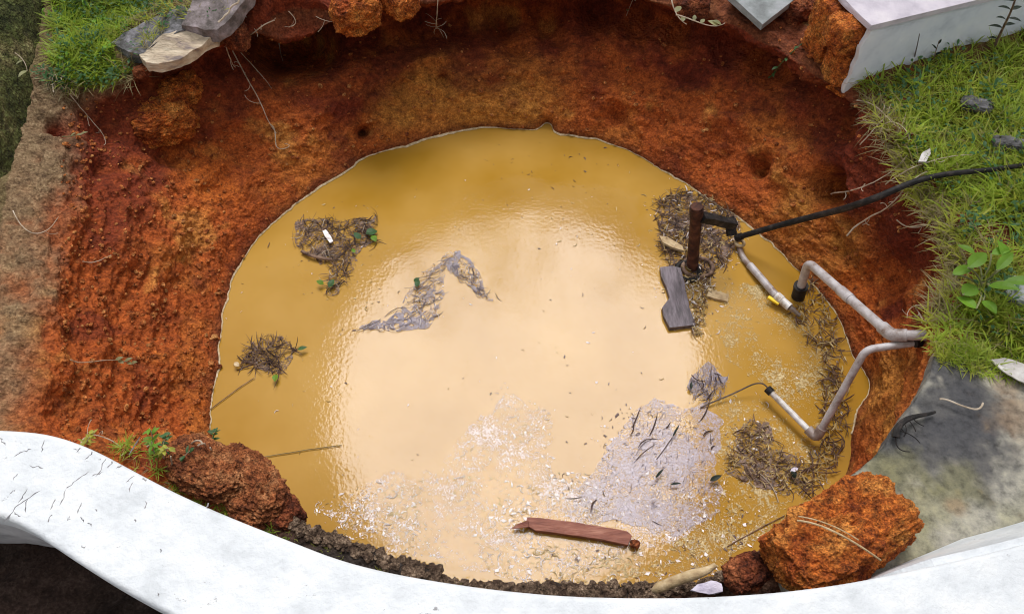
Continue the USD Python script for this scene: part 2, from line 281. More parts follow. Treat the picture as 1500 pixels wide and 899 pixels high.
M['bark'] = look('bark', [(0.3, (0.05, 0.04, 0.03)), (0.7, (0.16, 0.12, 0.09))], scale=12, bump=0.8)

# ------------------------------------------------------------------ the collapsed well: soil, ground, water
# stations round the hole: waterline pixel (None = straight below the rim), rim pixel and height
ST = [((308, 630), (95, 640, .55)), ((317, 540), (70, 560, .55)), ((326, 460), (70, 450, .56)), ((352, 385), (80, 340, .58)), ((400, 325), (85, 235, .60)), ((470, 272), (95, 150, .62)), ((560, 225), (215, 105, .64)),
      ((640, 200), (395, 46, .64)), ((700, 184), (530, 24, .62)), ((785, 190), (690, -4, .62)), ((880, 205), (850, -12, .62)), ((960, 240), (1015, 20, .62)), ((1030, 285), (1125, 64, .60)),
      ((1095, 330), (1240, 148, .60)), ((1150, 378), (1322, 225, .60)), ((1205, 435), (1385, 315, .60)), ((1238, 500), (1408, 410, .60)), ((1252, 570), (1372, 498, .58)), ((1246, 640), (1340, 585, .57)),
      ((1232, 705), (1280, 672, .57)), (None, (1190, 748, .57)), (None, (1112, 806, .55)), (None, (1035, 846, .50)), (None, (940, 856, .44)), (None, (800, 856, .40)), (None, (680, 841, .40)), (None, (560, 808, .42)),
      (None, (455, 770, .44)), (None, (385, 715, .46)), (None, (325, 668, .46))]
C0 = np.array([0.02, 1.75])
rim = np.array([at(*r) for _, r in ST]); wat = np.array([at(*w, 0.0) if w else [0, 0, 0] for w, _ in ST])
for k, (w, _) in enumerate(ST):
    if w is None:
        o = rim[k, :2] - C0; o /= np.linalg.norm(o); wat[k, :2] = rim[k, :2] + o * 0.03
NS = len(ST); NA = 1500
def ring(p, n=NA):
    s = np.arange(NS + 1)
    return CubicSpline(s, np.vstack([p, p[:1]]), bc_type='periodic')(np.linspace(0, NS, n, endpoint=False))
W, RI = ring(wat), ring(rim)
out = RI[:, :2] - C0; out /= np.linalg.norm(out, axis=1, keepdims=True)
near = np.clip((1.05 - RI[:, 1]) / 0.25, 0, 1) * np.clip((0.95 - RI[:, 0]) / 0.3, 0, 1)   # the side of the viewer, where the soil has washed out under the parapet
near = near * near * (3 - 2 * near)
def outer(d, z_far, z_near):
    p = np.empty((NA, 3)); p[:, :2] = RI[:, :2] + out * d; p[:, 2] = (RI[:, 2] + z_far) * (1 - near) + z_near * near
    return p
under = W.copy(); under[:, :2] = W[:, :2] - out * 0.10; under[:, 2] = -0.30
w_lo = W.copy()
farw = np.clip((RI[:, 1] - 2.45) / 0.4, 0, 1)[:, None]      # the far side is undercut below the sod
keys = [under, w_lo, W + (RI - W) * 0.33 + np.c_[out * (0.05 + 0.05 * farw), np.zeros(NA)], W + (RI - W) * 0.72 + np.c_[out * (0.045 + 0.17 * farw), np.zeros(NA)], RI, outer(0.12, .03, .40), outer(0.30, .05, .02), outer(0.75, .08, -.05), outer(2.0, .14, .5)]
far_ring = outer(12.0, 0.5, 0.8); end_ring = outer(120.0, 0.5, 0.8)
seg = [10, 60, 60, 60, 26, 22, 26, 24, 14, 6]
allk = keys + [far_ring, end_ring]
rows = []
for a in range(len(allk) - 1):
    p0, p1, p2, p3 = allk[max(a - 1, 0)], allk[a], allk[a + 1], allk[min(a + 2, len(allk) - 1)]
    for t in np.linspace(0, 1, seg[a], endpoint=False):
        if 1 <= a <= 4:
            rows.append(0.5 * ((2 * p1) + (p2 - p0) * t + (2 * p0 - 5 * p1 + 4 * p2 - p3) * t * t + (3 * p1 - p0 - 3 * p2 + p3) * t ** 3))
        else: rows.append(p1 + (p2 - p1) * t)
rows.append(end_ring)
G = np.array(rows); NR = len(G)
ri = np.arange(NR)[:, None] + np.zeros(NA)[None]
i, j = np.meshgrid(np.arange(NR - 1), np.arange(NA), indexing='ij'); j1 = (j + 1) % NA
quad = np.stack([i * NA + j, i * NA + j1, (i + 1) * NA + j1, (i + 1) * NA + j], -1).reshape(-1, 4)
faces = np.vstack([quad[:, [0, 1, 2]], quad[:, [0, 2, 3]]])
def normals(P):
    du = np.roll(P, -1, 1) - np.roll(P, 1, 1); dv = np.gradient(P, axis=0)
    n = np.cross(du, dv); n /= np.linalg.norm(n, axis=-1, keepdims=True) + 1e-9
    return n
N = normals(G)
if N[120, :, :2].reshape(-1, 2)[0] @ out[0] > 0: N = -N; faces = faces[:, ::-1]
fade = np.clip((seg[0] + sum(seg[1:8]) + 10 - ri) / 40, 0.15, 1)       # less relief far away
Gq = G.reshape(-1, 3); pix = pixel(np.where(Gq[:, 1:2] < 0.05, [0, 0.05, 0], Gq))
disp = 0.11 * fbm(Gq, 2.6, 3, 1) + 0.075 * fbm(Gq, 8.0, 3, 2) + 0.036 * fbm(Gq * [1, 1, 1.6], 24.0, 4, 3) + 0.016 * fbm(Gq, 75.0, 2, 4) + 0.07 * fbm(Gq * [1.6, 1.6, 9.0], 1.5, 3, 6) * np.clip(Gq[:, 2] / .1, 0, 1) - 0.022 * np.abs(fbm(Gq * [1, 1, 1.5], 13.0, 3, 5))
disp *= fade.ravel()
low = np.clip(np.abs(Gq[:, 2]) / 0.12, 0.35, 1) * np.where(Gq[:, 2] < 0, 0.6, 1); disp *= np.where(ri.ravel() < 180, low, 1)
wallmask = (ri.ravel() >= seg[0]) & (ri.ravel() < sum(seg[:6]))
wid = np.nonzero(wallmask & (Gq[:, 1] > 0.7))[0]
wtree = cKDTree(pix[wid])
def wall_point(u, v):
    d, k = wtree.query([u, v], 12)
    c = wid[k]; c = c[np.argmin(np.linalg.norm(Gq[c] - [0, 0, CAM_H], axis=1))]
    return c
# hollows (-) and lumps (+) of the soil: pixel, radius, depth
DENT = [(1207, 270, .062, -.50), (540, 193, .035, -.14), (1110, 236, .045, -.16), (1225, 165, .10, -.20), (430, 52, .15, -.42), (400, 70, .09, -.2), (470, 50, .1, -.25), (330, 95, .06, -.10), (650, 118, .03, -.06), (800, 188, .035, -.07), (905, 165, .05, -.09), (1000, 110, .06, -.06), (760, 70, .05, -.06), (1045, 200, .05, -.06), (150, 235, .05, -.06), (95, 180, .05, -.09), (385, 62, .10, -.14), (480, 66, .10, -.14), (545, 50, .10, -.18), (610, 42, .10, -.20), (675, 34, .10, -.20), (740, 28, .10, -.21), (805, 24, .10, -.20), (870, 24, .10, -.19), (930, 30, .10, -.16), (990, 44, .09, -.13), (1120, 84, .10, -.13), (1060, 70, .08, -.08), (255, 112, .09, -.11), (200, 122, .07, -.08), (120, 150, .06, -.06),
        (240, 178, .13, .10), (255, 215, .10, -.08), (160, 190, .09, -.05), (1225, 370, .05, -.05), (1170, 300, .08, .04), (1330, 330, .10, .05), (1300, 400, .12, -.06), (680, 140, .2, .05), (860, 150, .18, .04), (1020, 190, .16, .05),
        (960, 175, .07, -.06), (1215, 345, .05, -.05), (75, 175, .05, -.06), (1060, 230, .10, -.05), (150, 420, .14, -.04), (220, 330, .16, .04), (280, 135, .06, .06), (595, 130, .05, -.04), (660, 125, .04, -.03), (1240, 560, .10, -.05)]
for u, v, r, d in DENT:
    c = Gq[wall_point(u, v)]
    disp += d * np.exp(-((Gq - c) ** 2).sum(1) / (r * r))
Gq2 = Gq + N.reshape(-1, 3) * disp[:, None]
apz = 0.635
AP = [(1372, 512), (1366, 540), (1342, 582), (1318, 615), (1292, 652), (1262, 684), (1236, 704), (1200, 733), (1170, 757), (1150, 775), (1140, 815), (1150, 850), (1170, 905), (1300, 900), (1500, 860), (1800, 760), (1950, 620), (1700, 600), (1500, 545), (1455, 528), (1420, 512), (1395, 500)]
app = np.array([at(u, v, apz)[:2] for u, v in AP])
ins = shapely.contains_xy(Polygon(app).buffer(0.02), Gq2[:, 0], Gq2[:, 1]) & (ri.ravel() >= sum(seg[:4]) - 6)      # the soil is lower under the apron
Gq2[ins, 2] = np.minimum(Gq2[ins, 2], apz - 0.045)
Gd = Gq2.reshape(NR, NA, 3)
# layer colours of the soil (linear): red laterite, ochre seams, purple-brown streaks, grey-brown topsoil, dark gravel on the viewer's side, plus painted shade
def blend(c, k, w): return c * (1 - w[:, None]) + np.asarray(k) * w[:, None]
def sst(x, a, b): t = np.clip((x - a) / (b - a), 0, 1); return t * t * (3 - 2 * t)
def spot(u, v, r):
    c = Gq2[wall_point(u, v)]
    return np.exp(-((Gq2 - c) ** 2).sum(1) / (r * r))
col = np.tile([0.33, 0.073, 0.013], (len(Gq), 1))
aa = (np.arange(NA) / NA * 2 * np.pi)[None] + np.zeros((NR, 1)); cyl = np.stack([np.cos(aa) * 14, np.sin(aa) * 14, ri * 0.018], -1).reshape(-1, 3)
st = fbm(cyl, 1.0, 4, 14)
a1, a2, a3 = fbm(Gq2, 2.2, 4, 11), fbm(Gq2, 5.0, 4, 12), fbm(Gq2, 11.0, 4, 13)
col = blend(col, (0.40, 0.122, 0.021), sst(a1 + .5 * a3 + .5 * st, 0.0, 0.22) * 0.85)
col = blend(col, (0.16, 0.026, 0.009), sst(a2 + .4 * a3 + .7 * st, 0.05, 0.28) * 0.7)
col = blend(col, (0.46, 0.21, 0.045), sst(-a2 + .6 * a3 - .6 * st, 0.12, 0.34) * 0.6)
for (u, v, r) in [(640, 130, .20), (760, 150, .2), (700, 170, .15), (590, 150, .15), (1170, 300, .12), (1240, 350, .10), (1290, 560, .14), (1310, 600, .12), (1330, 540, .08)]:
    col = blend(col, (0.42, 0.17, 0.030), np.clip(spot(u, v, r) * (1.1 + 2.0 * a3), 0, 0.9))
for (u, v, r) in [(240, 185, .14), (285, 135, .10), (310, 260, .15), (1245, 420, .1), (310, 600, .06)]:
    col = blend(col, (0.44, 0.105, 0.014), np.clip(spot(u, v, r) * (0.9 + 2 * a3), 0, 0.8))
px2 = pixel(np.where(Gq2[:, 1:2] < 0.05, [0, 0.05, 0], Gq2))
col = blend(col, (0.13, 0.018, 0.007), sst(Gq2[:, 2] + 0.6 * a2 + .4 * a3, 0.16, 0.42) * sst(Gq2[:, 1] + .6 * np.maximum(Gq2[:, 0] - .6, 0), 1.7, 2.4) * 0.85)  # overhang shade painted into the soil of the upper far and right wall
top = sst(Gq2[:, 2] + 0.10 * a3, 0.50, 0.62)
left = sst(-Gq2[:, 0] + 0.25 * a2, 1.45, 1.62)
col = blend(col, (0.20, 0.14, 0.075), top * left * 0.92)
col = blend(col, (0.12, 0.08, 0.035), top * (1 - left) * 0.30 * (ri.ravel() > sum(seg[:4])))
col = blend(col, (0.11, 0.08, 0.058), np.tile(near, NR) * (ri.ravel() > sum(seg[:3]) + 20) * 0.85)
near_shade = np.clip((0.9 - Gq2[:, 1]) / 0.15, 0, 1) * np.clip((0.55 - Gq2[:, 0]) / 0.2, 0, 1)
col = blend(col, (0.030, 0.024, 0.020), near_shade * 0.95)  # shade of the gap under the parapet, painted nearly black into the soil
green = (ri.ravel() > sum(seg[:5]) + 8) & (Gq2[:, 1] > 0.9)
col = blend(col, (0.09, 0.085, 0.025), green * 0.45)
col = blend(col, (0.10, 0.03, 0.012), sst(-Gq2[:, 2], -0.05, -0.005) * 0.6)                         # wet at the waterline
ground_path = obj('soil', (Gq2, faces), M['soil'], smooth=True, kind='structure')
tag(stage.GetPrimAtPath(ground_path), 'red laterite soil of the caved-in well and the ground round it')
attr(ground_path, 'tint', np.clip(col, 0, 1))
GT = trimesh.Trimesh(Gq2, faces, process=False)
gtree2 = cKDTree(Gq2[:, :2][(ri.ravel() > sum(seg[:4])) & (Gq2[:, 2] > 0.25)]); gz = Gq2[:, 2][(ri.ravel() > sum(seg[:4])) & (Gq2[:, 2] > 0.25)]
def ground_z(x, y):
    return gz[gtree2.query([x, y])[1]]
vis = np.nonzero((ri.ravel() >= seg[0] - 3) & (ri.ravel() < sum(seg[:9])) & (Gq2[:, 1] > 0.5))[0]
vtree = cKDTree(px2[vis])
def on_soil(u, v, lift=0.0):
    """The point of the soil that is seen at a pixel, moved out along the normal."""
    d, k = vtree.query([u, v], 16)
    c = vis[k]; c = c[np.argmin(np.linalg.norm(Gq2[c] - [0, 0, CAM_H], axis=1))]
    return Gq2[c] + N.reshape(-1, 3)[c] * lift
# water
wr = W[::3, :2]; wc = wr.mean(0); wr = wc + (wr - wc) * 1.06
g = np.linspace(0, 1, 40)[1:]
wv = np.vstack([np.r_[wc, 0.0]] + [np.c_[wc + (wr - wc) * t, np.zeros(len(wr))] for t in g]); n = len(wr); k = np.arange(n); k1 = (k + 1) % n
wf = [np.stack([np.zeros(n, int), 1 + k, 1 + k1], 1)]
for a in range(len(g) - 1):
    q0, q1 = 1 + a * n, 1 + (a + 1) * n
    wf += [np.stack([q0 + k, q1 + k, q1 + k1], 1), np.stack([q0 + k, q1 + k1, q0 + k1], 1)]
wf = np.vstack(wf)
if np.cross(wv[wf[0, 1]] - wv[wf[0, 0]], wv[wf[0, 2]] - wv[wf[0, 0]])[2] < 0: wf = wf[:, ::-1]
obj('water', (wv, wf), M['water'], smooth=True, label='muddy ochre water standing in the caved-in well', kind='structure')
#--SETTING-END

# ------------------------------------------------------------------ large structures: parapet, apron, broken wall, mossy wall
# parapet: a white painted band that bends round the near side of the well
edge_px = [(-420, 640), (-200, 628), (-60, 625), (0, 628), (60, 633), (150, 664), (250, 717), (400, 781), (500, 819), (650, 851), (800, 868), (1000, 873), (1200, 858), (1350, 830), (1500, 795), (1700, 735), (1900, 665)]
PZ = 0.90
E = smooth_line(ats(edge_px, PZ), 260)
tg = np.gradient(E, axis=0); tg /= np.linalg.norm(tg, axis=1, keepdims=True)
inw = np.c_[tg[:, 1], -tg[:, 0], np.zeros(len(E))]          # towards the viewer
wd = np.interp(pixel(E)[:, 0], [-400, 0, 130, 300, 600], [0.225, 0.225, 0.235, 0.25, 0.27])
def band(profile):
    """Sweep of (across, height) pairs along the parapet; across runs 0..1 from the well side to the viewer's side."""
    pr = np.array(profile); n = len(pr)
    wob = 0.006 * fbm(E, 3.0, 3, 31)
    v = E[:, None] + inw[:, None] * (pr[None, :, 0:1] * wd[:, None, None] + pr[None, :, 2:3] + wob[:, None, None]) + np.array([0, 0, 1.0]) * pr[None, :, 1:2]
    i, j = np.meshgrid(np.arange(len(E) - 1), np.arange(n), indexing='ij'); j1 = (j + 1) % n
    q = np.stack([i * n + j, i * n + j1, (i + 1) * n + j1, (i + 1) * n + j], -1).reshape(-1, 4)
    f = np.vstack([q[:, [0, 1, 2]], q[:, [0, 2, 3]]])
    if np.cross(v[0, 1] - v[0, 0], v[1, 0] - v[0, 0]) @ (v[0, :].mean(0) - v[0, 0]) > 0: f = f[:, ::-1]
    e0 = np.stack([np.zeros(n - 2, int), np.arange(1, n - 1), np.arange(2, n)], 1); e1 = e0 + (len(E) - 1) * n
    f = np.vstack([f, e0, e1[:, ::-1]])
    m = trimesh.Trimesh(v.reshape(-1, 3), f, process=False); m.fix_normals()
    return m
arc = [(0.0, -0.075, 0.0)] + [(0.0, -0.014 * (1 - math.sin(a)), 0.014 * (1 - math.cos(a))) for a in np.linspace(0, math.pi / 2, 5)]
arc += [(t, 0.0, 0.0) for t in np.linspace(0.12, 0.88, 9)]
arc += [(1.0, -0.014 * (1 - math.cos(a)), -0.014 * (1 - math.sin(a))) for a in np.linspace(0, math.pi / 2, 5)] + [(1.0, -0.075, 0.0)]
par = thing('parapet', 'white painted curved concrete parapet sweeping across the bottom of the photo', 'parapet')
top_m = band(arc)
tv = np.array(top_m.vertices); tv[:, 2] += 0.006 * fbm(tv, 6.0, 3, 33); 
obj('coping', (tv, top_m.faces), M['white'], par, smooth=40)
# rough underside and the remnant of the wall below it at the left
sel = pixel(E)[:, 0]
under_m = band([(0.10, -0.074, 0), (0.10, -0.16, 0), (0.55, -0.19, 0), (0.80, -0.13, 0), (0.84, -0.074, 0)])
obj('rough_underside', (np.array(under_m.vertices) + 0.02 * np.c_[fbm(under_m.vertices, 14, 3, 35), fbm(under_m.vertices, 14, 3, 36), np.zeros(len(under_m.vertices))], under_m.faces), M['gravel'], par, smooth=True)
E_all, inw_all, wd_all = E, inw, wd
keep = sel < 92
E, inw, wd = E_all[keep], inw_all[keep], wd_all[keep]
wl = band([(0.30, -0.073, 0), (0.30, -0.46, 0), (0.72, -0.44, 0), (0.90, -0.33, 0), (0.97, -0.18, 0), (0.985, -0.073, 0)])
obj('wall_remnant', (np.array(wl.vertices) + 0.012 * np.c_[fbm(wl.vertices, 14, 3, 37), fbm(wl.vertices, 14, 3, 38), fbm(wl.vertices, 14, 3, 39)], wl.faces), M['concrete_grey'], par, smooth=40, label='grey wall remnant below the parapet band')
E, inw, wd = E_all, inw_all, wd_all
keep = (sel > 1245)
E, inw, wd = E_all[keep], inw_all[keep], wd_all[keep]
k = np.linspace(0, 1, keep.sum()) ** 0.8
fv = []; 
for e, w, t in zip(E, inw, k):
    zt = -0.03 - 0.22 * (1 - min(1, t * 4)); fv.append([e + w * 0.03 + [0, 0, zt], e - w * 0.02 + [0, 0, zt], e - w * (0.02 + 0.075 * min(1, t * 2.2)) + [0, 0, -0.262], e + w * 0.03 + [0, 0, -0.30]])
fv = np.array(fv); n4 = 4; i, j = np.meshgrid(np.arange(len(fv) - 1), np.arange(4), indexing='ij'); j1 = (j + 1) % 4
q = np.stack([i * 4 + j, i * 4 + j1, (i + 1) * 4 + j1, (i + 1) * 4 + j], -1).reshape(-1, 4)
fm = trimesh.Trimesh(fv.reshape(-1, 3), np.vstack([q[:, [0, 1, 2]], q[:, [0, 2, 3]]]), process=False); fm.fix_normals()
obj('plaster_fillet', fm, M['white'], par, smooth=30, label='pale plaster fillet on the far side of the parapet')
E, inw, wd = E_all, inw_all, wd_all
# black scratches and specks on the paint at the left, thin raised marks
SCR = [((205, 640), (190, 665)), ((130, 690), (112, 704)), ((112, 704), (98, 716)), ((98, 716), (88, 740)), ((155, 672), (140, 700)), ((195, 705), (188, 720)), ((40, 715), (28, 735)), ((28, 735), (6, 765)), ((120, 735), (112, 752)), ((24, 742), (62, 716)),
       ((82, 730), (74, 746)), ((40, 730), (36, 750)), ((150, 690), (136, 698)), ((44, 682), (64, 685)), ((196, 696), (184, 706)), ((22, 668), (34, 660)), ((36, 660), (46, 658)), ((66, 645), (60, 662)), ((118, 655), (112, 662)), ((136, 662), (124, 674)),
       ((165, 676), (158, 684)), ((178, 682), (172, 684)), ((20, 702), (28, 692)), ((208, 700), (214, 703)), ((14, 724), (24, 714)), ((0, 640), (8, 652)), ((117, 757), (124, 764)), ((75, 752), (70, 764)), ((128, 764), (134, 770)), ((214, 735), (212, 745)), ((196, 760), (199, 763)), ((30, 757), (22, 750)), ((235, 804), (236, 808)), ((120, 798), (123, 801)), ((230, 868), (232, 872)), ((140, 745), (142, 748)), ((100, 757), (102, 760)), ((305, 735), (303, 742))]
sm = []
for (a, b) in SCR:
    n = 5; L = np.linspace(0, 1, n)[:, None]; p = at(*a, PZ) + (at(*b, PZ) - at(*a, PZ)) * L + np.c_[R.normal(0, .002, (n, 2)), np.zeros(n)]
    p[:, 2] = PZ + 0.006 * fbm(p, 6.0, 3, 33) - 0.0005
    sm.append(tube(p, np.array([.0009, .0019, .0013, .0022, .0008]), 4))
obj('scratches', cat(sm), M['scratch'], par + '/coping', kind='stuff')

# concrete apron on the right, between the hole and the parapet
apoly = Polygon(app).buffer(0.0)
fine = []
cs = np.array(apoly.exterior.coords)
for a, b in zip(cs[:-1], cs[1:]):
    n = max(1, int(np.linalg.norm(b - a) / 0.02)); fine += [a + (b - a) * t for t in np.linspace(0, 1, n, endpoint=False)]
fine = np.array(fine); f3 = np.c_[fine, np.zeros(len(fine))]
fine = fine + 0.018 * np.c_[fbm(f3, 14, 3, 41), fbm(f3, 14, 3, 42)]
from scipy.spatial import Delaunay
gx, gy = np.meshgrid(np.arange(.6, 3.2, .013), np.arange(.2, 2.2, .013)); gp_ = np.c_[gx.ravel(), gy.ravel()] + R.uniform(-.003, .003, (gx.size, 2))
fpoly = Polygon(fine).buffer(0); gp_ = gp_[shapely.contains_xy(fpoly.buffer(-.008), gp_[:, 0], gp_[:, 1])]
allp = np.vstack([fine, gp_]); tri = Delaunay(allp).simplices; cen = allp[tri].mean(1); tri = tri[shapely.contains_xy(fpoly, cen[:, 0], cen[:, 1])]
nf = len(fine); kk = np.arange(nf); kn = (kk + 1) % nf; low_ = len(allp) + kk
am_f = np.vstack([tri, np.stack([kk, kn, low_], 1), np.stack([kn, low_[kn], low_], 1)])
am = trimesh.Trimesh(np.vstack([np.c_[allp, np.full(len(allp), apz)], np.c_[fine, np.full(nf, apz - .06)]]), am_f, process=False)
av = np.array(am.vertices); av[:, 2] += 0.014 * fbm(av, 5.0, 4, 43) + 0.005 * fbm(av, 30.0, 2, 44)
M['apron'] = usdkit.material(stage, '/World/Looks/apron_concrete', {
    'g': ('geometry', {}), 'a': ('attribute', {'attribute': 'tint'}),
    'n1': ('noise_texture', {'scale': 30.0, 'detail': 8.0, 'roughness': 0.7}), 'r1': ('rgb_ramp', {'ramp': [(0.3, (0.45, 0.45, 0.45)), (0.5, (1, 1, 1)), (0.7, (1.4, 1.38, 1.3))]}),
    'm': ('mix', {'mix_type': 'multiply', 'fac': 1.0}), 'n2': ('noise_texture', {'scale': 110.0, 'detail': 4.0}), 'b': ('bump', {'strength': 0.6, 'distance': 0.006}),
    'p': ('principled_bsdf', {'roughness': 0.8, 'specular_ior_level': 0.3})},
    [('g.position', 'n1.vector'), ('g.position', 'n2.vector'), ('n1.fac', 'r1.fac'), ('a.color', 'm.color1'), ('r1.color', 'm.color2'), ('m.color', 'p.base_color'), ('n2.fac', 'b.height'), ('b.normal', 'p.normal')], surface='p.BSDF')
ap_path = obj('concrete_apron', (av, am.faces), M['apron'], smooth=True, kind='structure', label='old stained concrete apron to the right of the hole')
ac = np.tile([0.30, 0.285, 0.235], (len(av), 1)); b1, b2 = fbm(av, 4.0, 4, 45), fbm(av, 14.0, 4, 46)
ac = blend(ac, (0.25, 0.24, 0.15), sst(b1 + .6 * b2, -0.05, 0.25) * 0.6)
ac = blend(ac, (0.38, 0.34, 0.27), sst(-b1 + .6 * b2, 0.05, 0.25) * 0.7)
ad = pixel(av)
b3 = fbm(av, 45.0, 3, 47)
def aspot(u, v, ru): return sst(np.exp(-(((av - at(u, v, apz)) ** 2).sum(1)) / ru ** 2) + .6 * b2 + .5 * b1 + .7 * b3, .18, .78)
for (u, v, r) in [(1390, 600, .16), (1360, 660, .15), (1420, 655, .15), (1320, 645, .10), (1400, 550, .11), (1445, 600, .12), (1300, 690, .07)]: ac = blend(ac, (0.058, 0.058, 0.062), np.clip(aspot(u, v, r) * 1.1, 0, 0.9))
for (u, v, r) in [(1330, 690, .09), (1370, 735, .08), (1290, 690, .06), (1400, 700, .08), (1340, 800, .08)]: ac = blend(ac, (0.19, 0.18, 0.09), aspot(u, v, r) * 0.55)
for (u, v, r) in [(1470, 560, .07), (1490, 610, .1), (1400, 742, .03)]: ac = blend(ac, (0.26, 0.18, 0.11), aspot(u, v, r) * 0.6)
attr(ap_path, 'tint', np.clip(ac, 0, 1))

# broken plastered wall at the top right, its laterite core exposed where it has snapped off
wz, wh = 0.60, 0.925
A = at(1235, 135, wz); A = np.array([1.405, 2.655, wz]); dirw = np.array([0.94, 0.335, 0]); dirw /= np.linalg.norm(dirw); nb = np.array([-dirw[1], dirw[0], 0])
L_, TH = 3.6, 0.34
bw = thing('broken_wall', 'broken plastered laterite wall end with grey face at the top right', 'wall', A)
def wallbox(a0, a1, b0, b1, z0, z1, n=(60, 8, 10), rough=0.0, seed=0, ragged=0.0):
    m = trimesh.creation.box([1, 1, 1]); m = m.subdivide_to_size(0.11, max_iter=8); m.merge_vertices(); v = np.array(m.vertices) + 0.5
    a = a0 + (a1 - a0) * v[:, 0] ** 3; p = dirw * a[:, None] + nb * (b0 + (b1 - b0) * v[:, 1])[:, None] + np.array([0, 0, 1]) * (z0 + (z1 - z0) * v[:, 2])[:, None]
    q = p + A
    w = np.clip(1 - v[:, 0] * 4, 0, 1)[:, None]
    if rough: p = p + w * rough * np.c_[fbm(q, 9, 4, seed), fbm(q, 9, 4, seed + 1), 0.5 * fbm(q, 9, 4, seed + 2)]
    if ragged: p = p + dirw * (w[:, 0] * ragged * fbm(q * [0, 0, 1] + q * [.3, .3, 0], 16, 3, seed + 3))[:, None]
    return p, np.array(m.faces)
obj('plaster_face', wallbox(0.0, L_, 0.0, 0.022, -0.02, wh - wz - 0.024, ragged=0.05, seed=51), M['plaster'], bw, smooth=30)
obj('coping', wallbox(-0.01, L_, -0.004, TH, wh - wz - 0.0235, wh - wz, ragged=0.05, seed=55), M['coping'], bw, smooth=30)
# core: laterite stones in two courses at the broken end, then the body behind
obj('laterite_core', wallbox(0.02, L_, 0.0225, TH - 0.02, -0.06, wh - wz - 0.024, rough=0.10, seed=58), M['laterite'], bw, smooth=True)
for (s, t, z, sz, sd) in [(-0.005, 0.10, 0.225, (.085, .075, .072), 61), (0.02, 0.235, 0.22, (.08, .07, .078), 62), (0.03, 0.09, 0.07, (.07, .07, .085), 63), (0.04, 0.24, 0.085, (.08, .08, .08), 64)]:
    v, f = rock(sz, sd, 4, 0.16, 3.0, 0.55); ang = math.atan2(dirw[1], dirw[0])
    obj('laterite_stone', place((v, f), dirw * s + nb * t + np.array([0, 0, z]), rz=ang), M['laterite'], bw, smooth=True)

# low mossy wall along the left edge
mp = smooth_line([at(-60, 420, .58), at(-25, 330, .60), at(8, 262, .62), at(42, 150, .64), at(66, 40, .66), at(92, -70, .68), at(130, -190, .68)], 160)
mt = np.gradient(mp, axis=0); mt[:, 2] = 0; mt /= np.linalg.norm(mt, axis=1, keepdims=True); ml = np.c_[-mt[:, 1], mt[:, 0], np.zeros(len(mt))]
prof = np.array([(-0.03, -0.12), (0.0, 0.0), (0.015, 0.08), (0.045, 0.16), (0.09, 0.225), (0.15, 0.26), (0.24, 0.275), (0.34, 0.26), (0.42, 0.2), (0.46, 0.1), (0.47, -0.12)])
ps = np.arange(len(prof)); pf = CubicSpline(ps, prof)(np.linspace(0, len(prof) - 1, 70))
ht = np.interp(np.linspace(0, 1, len(mp)), [0, .12, .3, 1], [0.25, 0.6, 1.0, 1.0])
mv = mp[:, None] + ml[:, None] * pf[None, :, 0:1] + np.array([0, 0, 1.0]) * (pf[None, :, 1:2] * ht[:, None, None])
i, j = np.meshgrid(np.arange(len(mp) - 1), np.arange(69), indexing='ij')
q = np.stack([i * 70 + j, i * 70 + j + 1, (i + 1) * 70 + j + 1, (i + 1) * 70 + j], -1).reshape(-1, 4)
mf = np.vstack([q[:, [0, 1, 2]], q[:, [0, 2, 3]]]); mvv = mv.reshape(-1, 3)
mm = trimesh.Trimesh(mvv, mf, process=False); mn = np.array(mm.vertex_normals)
if mn[35 + 80 * 70, 2] < 0: mf = mf[:, ::-1]; mn = -mn
mvv = mvv + mn * (0.05 * fbm(mvv, 5, 3, 71) + 0.02 * fbm(mvv, 22, 3, 72))[:, None]
obj('mossy_wall', (mvv, mf), M['moss'], smooth=True, label='low rounded wall overgrown with dark moss at the left edge', cat='wall')

# ------------------------------------------------------------------ stones and clods
def lump(name, label, cat_, loc, size, seed, mat, rough=0.16, square=0.4, rz=0.0, rx=0.0, ry=0.0, sub=5, scale=2.5, group=None, parts=None):
    v, f = place(rock(size, seed, sub, rough, scale, square), (0, 0, 0), rz, rx, ry)
    p = obj(name, (v, f), mat, smooth=True, label=label, cat=cat_, group=group)
    UsdGeom.Xformable(stage.GetPrimAtPath(p)).AddTranslateOp().Set(Gf.Vec3d(*map(float, loc)))
    return p
c = at(1228, 786, 0.70)
lump('laterite_block', 'big orange laterite block lying on the apron against the white parapet', 'stone', c, (.205, .105, .085), 81, M['laterite'], 0.19, 0.66, rz=0.50, rx=-0.12, sub=6)
c = at(1093, 838, 0.60)
lump('laterite_lump', 'small crumbling red laterite lump left of the big orange block', 'stone', c, (.062, .048, .04), 82, M['laterite_dark'], 0.22, 0.3, rz=0.4)
c = at(365, 715, 0.43)
lump('soil_clod', 'brown crumbly soil clod hanging over the water beside the parapet', 'clod', c, (.155, .095, .085), 84, M['clod'], 0.20, 0.25, rz=-0.75, rx=0.15, sub=6, scale=3.5)
c = at(410, 750, 0.40)
lump('soil_clod', 'dark wet soil clod at the water end of the brown clod', 'clod', c, (.085, .062, .07), 85, M['laterite_dark'], 0.20, 0.2, rz=-0.7, sub=5, scale=3)
c = at(300, 685, 0.50)
lump('soil_clod', 'flat brown soil clod under the small weeds by the parapet', 'clod', c, (.14, .085, .055), 86, M['clod'], 0.2, 0.2, rz=-0.5, sub=5, scale=3.5)
c = at(522, 14, 0.66)
lump('laterite_stone', 'orange laterite stone on the far rim, larger of two at the top', 'stone', c, (.115, .10, .085), 87, M['laterite'], 0.2, 0.4, rz=0.2)
c = at(586, 4, 0.68)
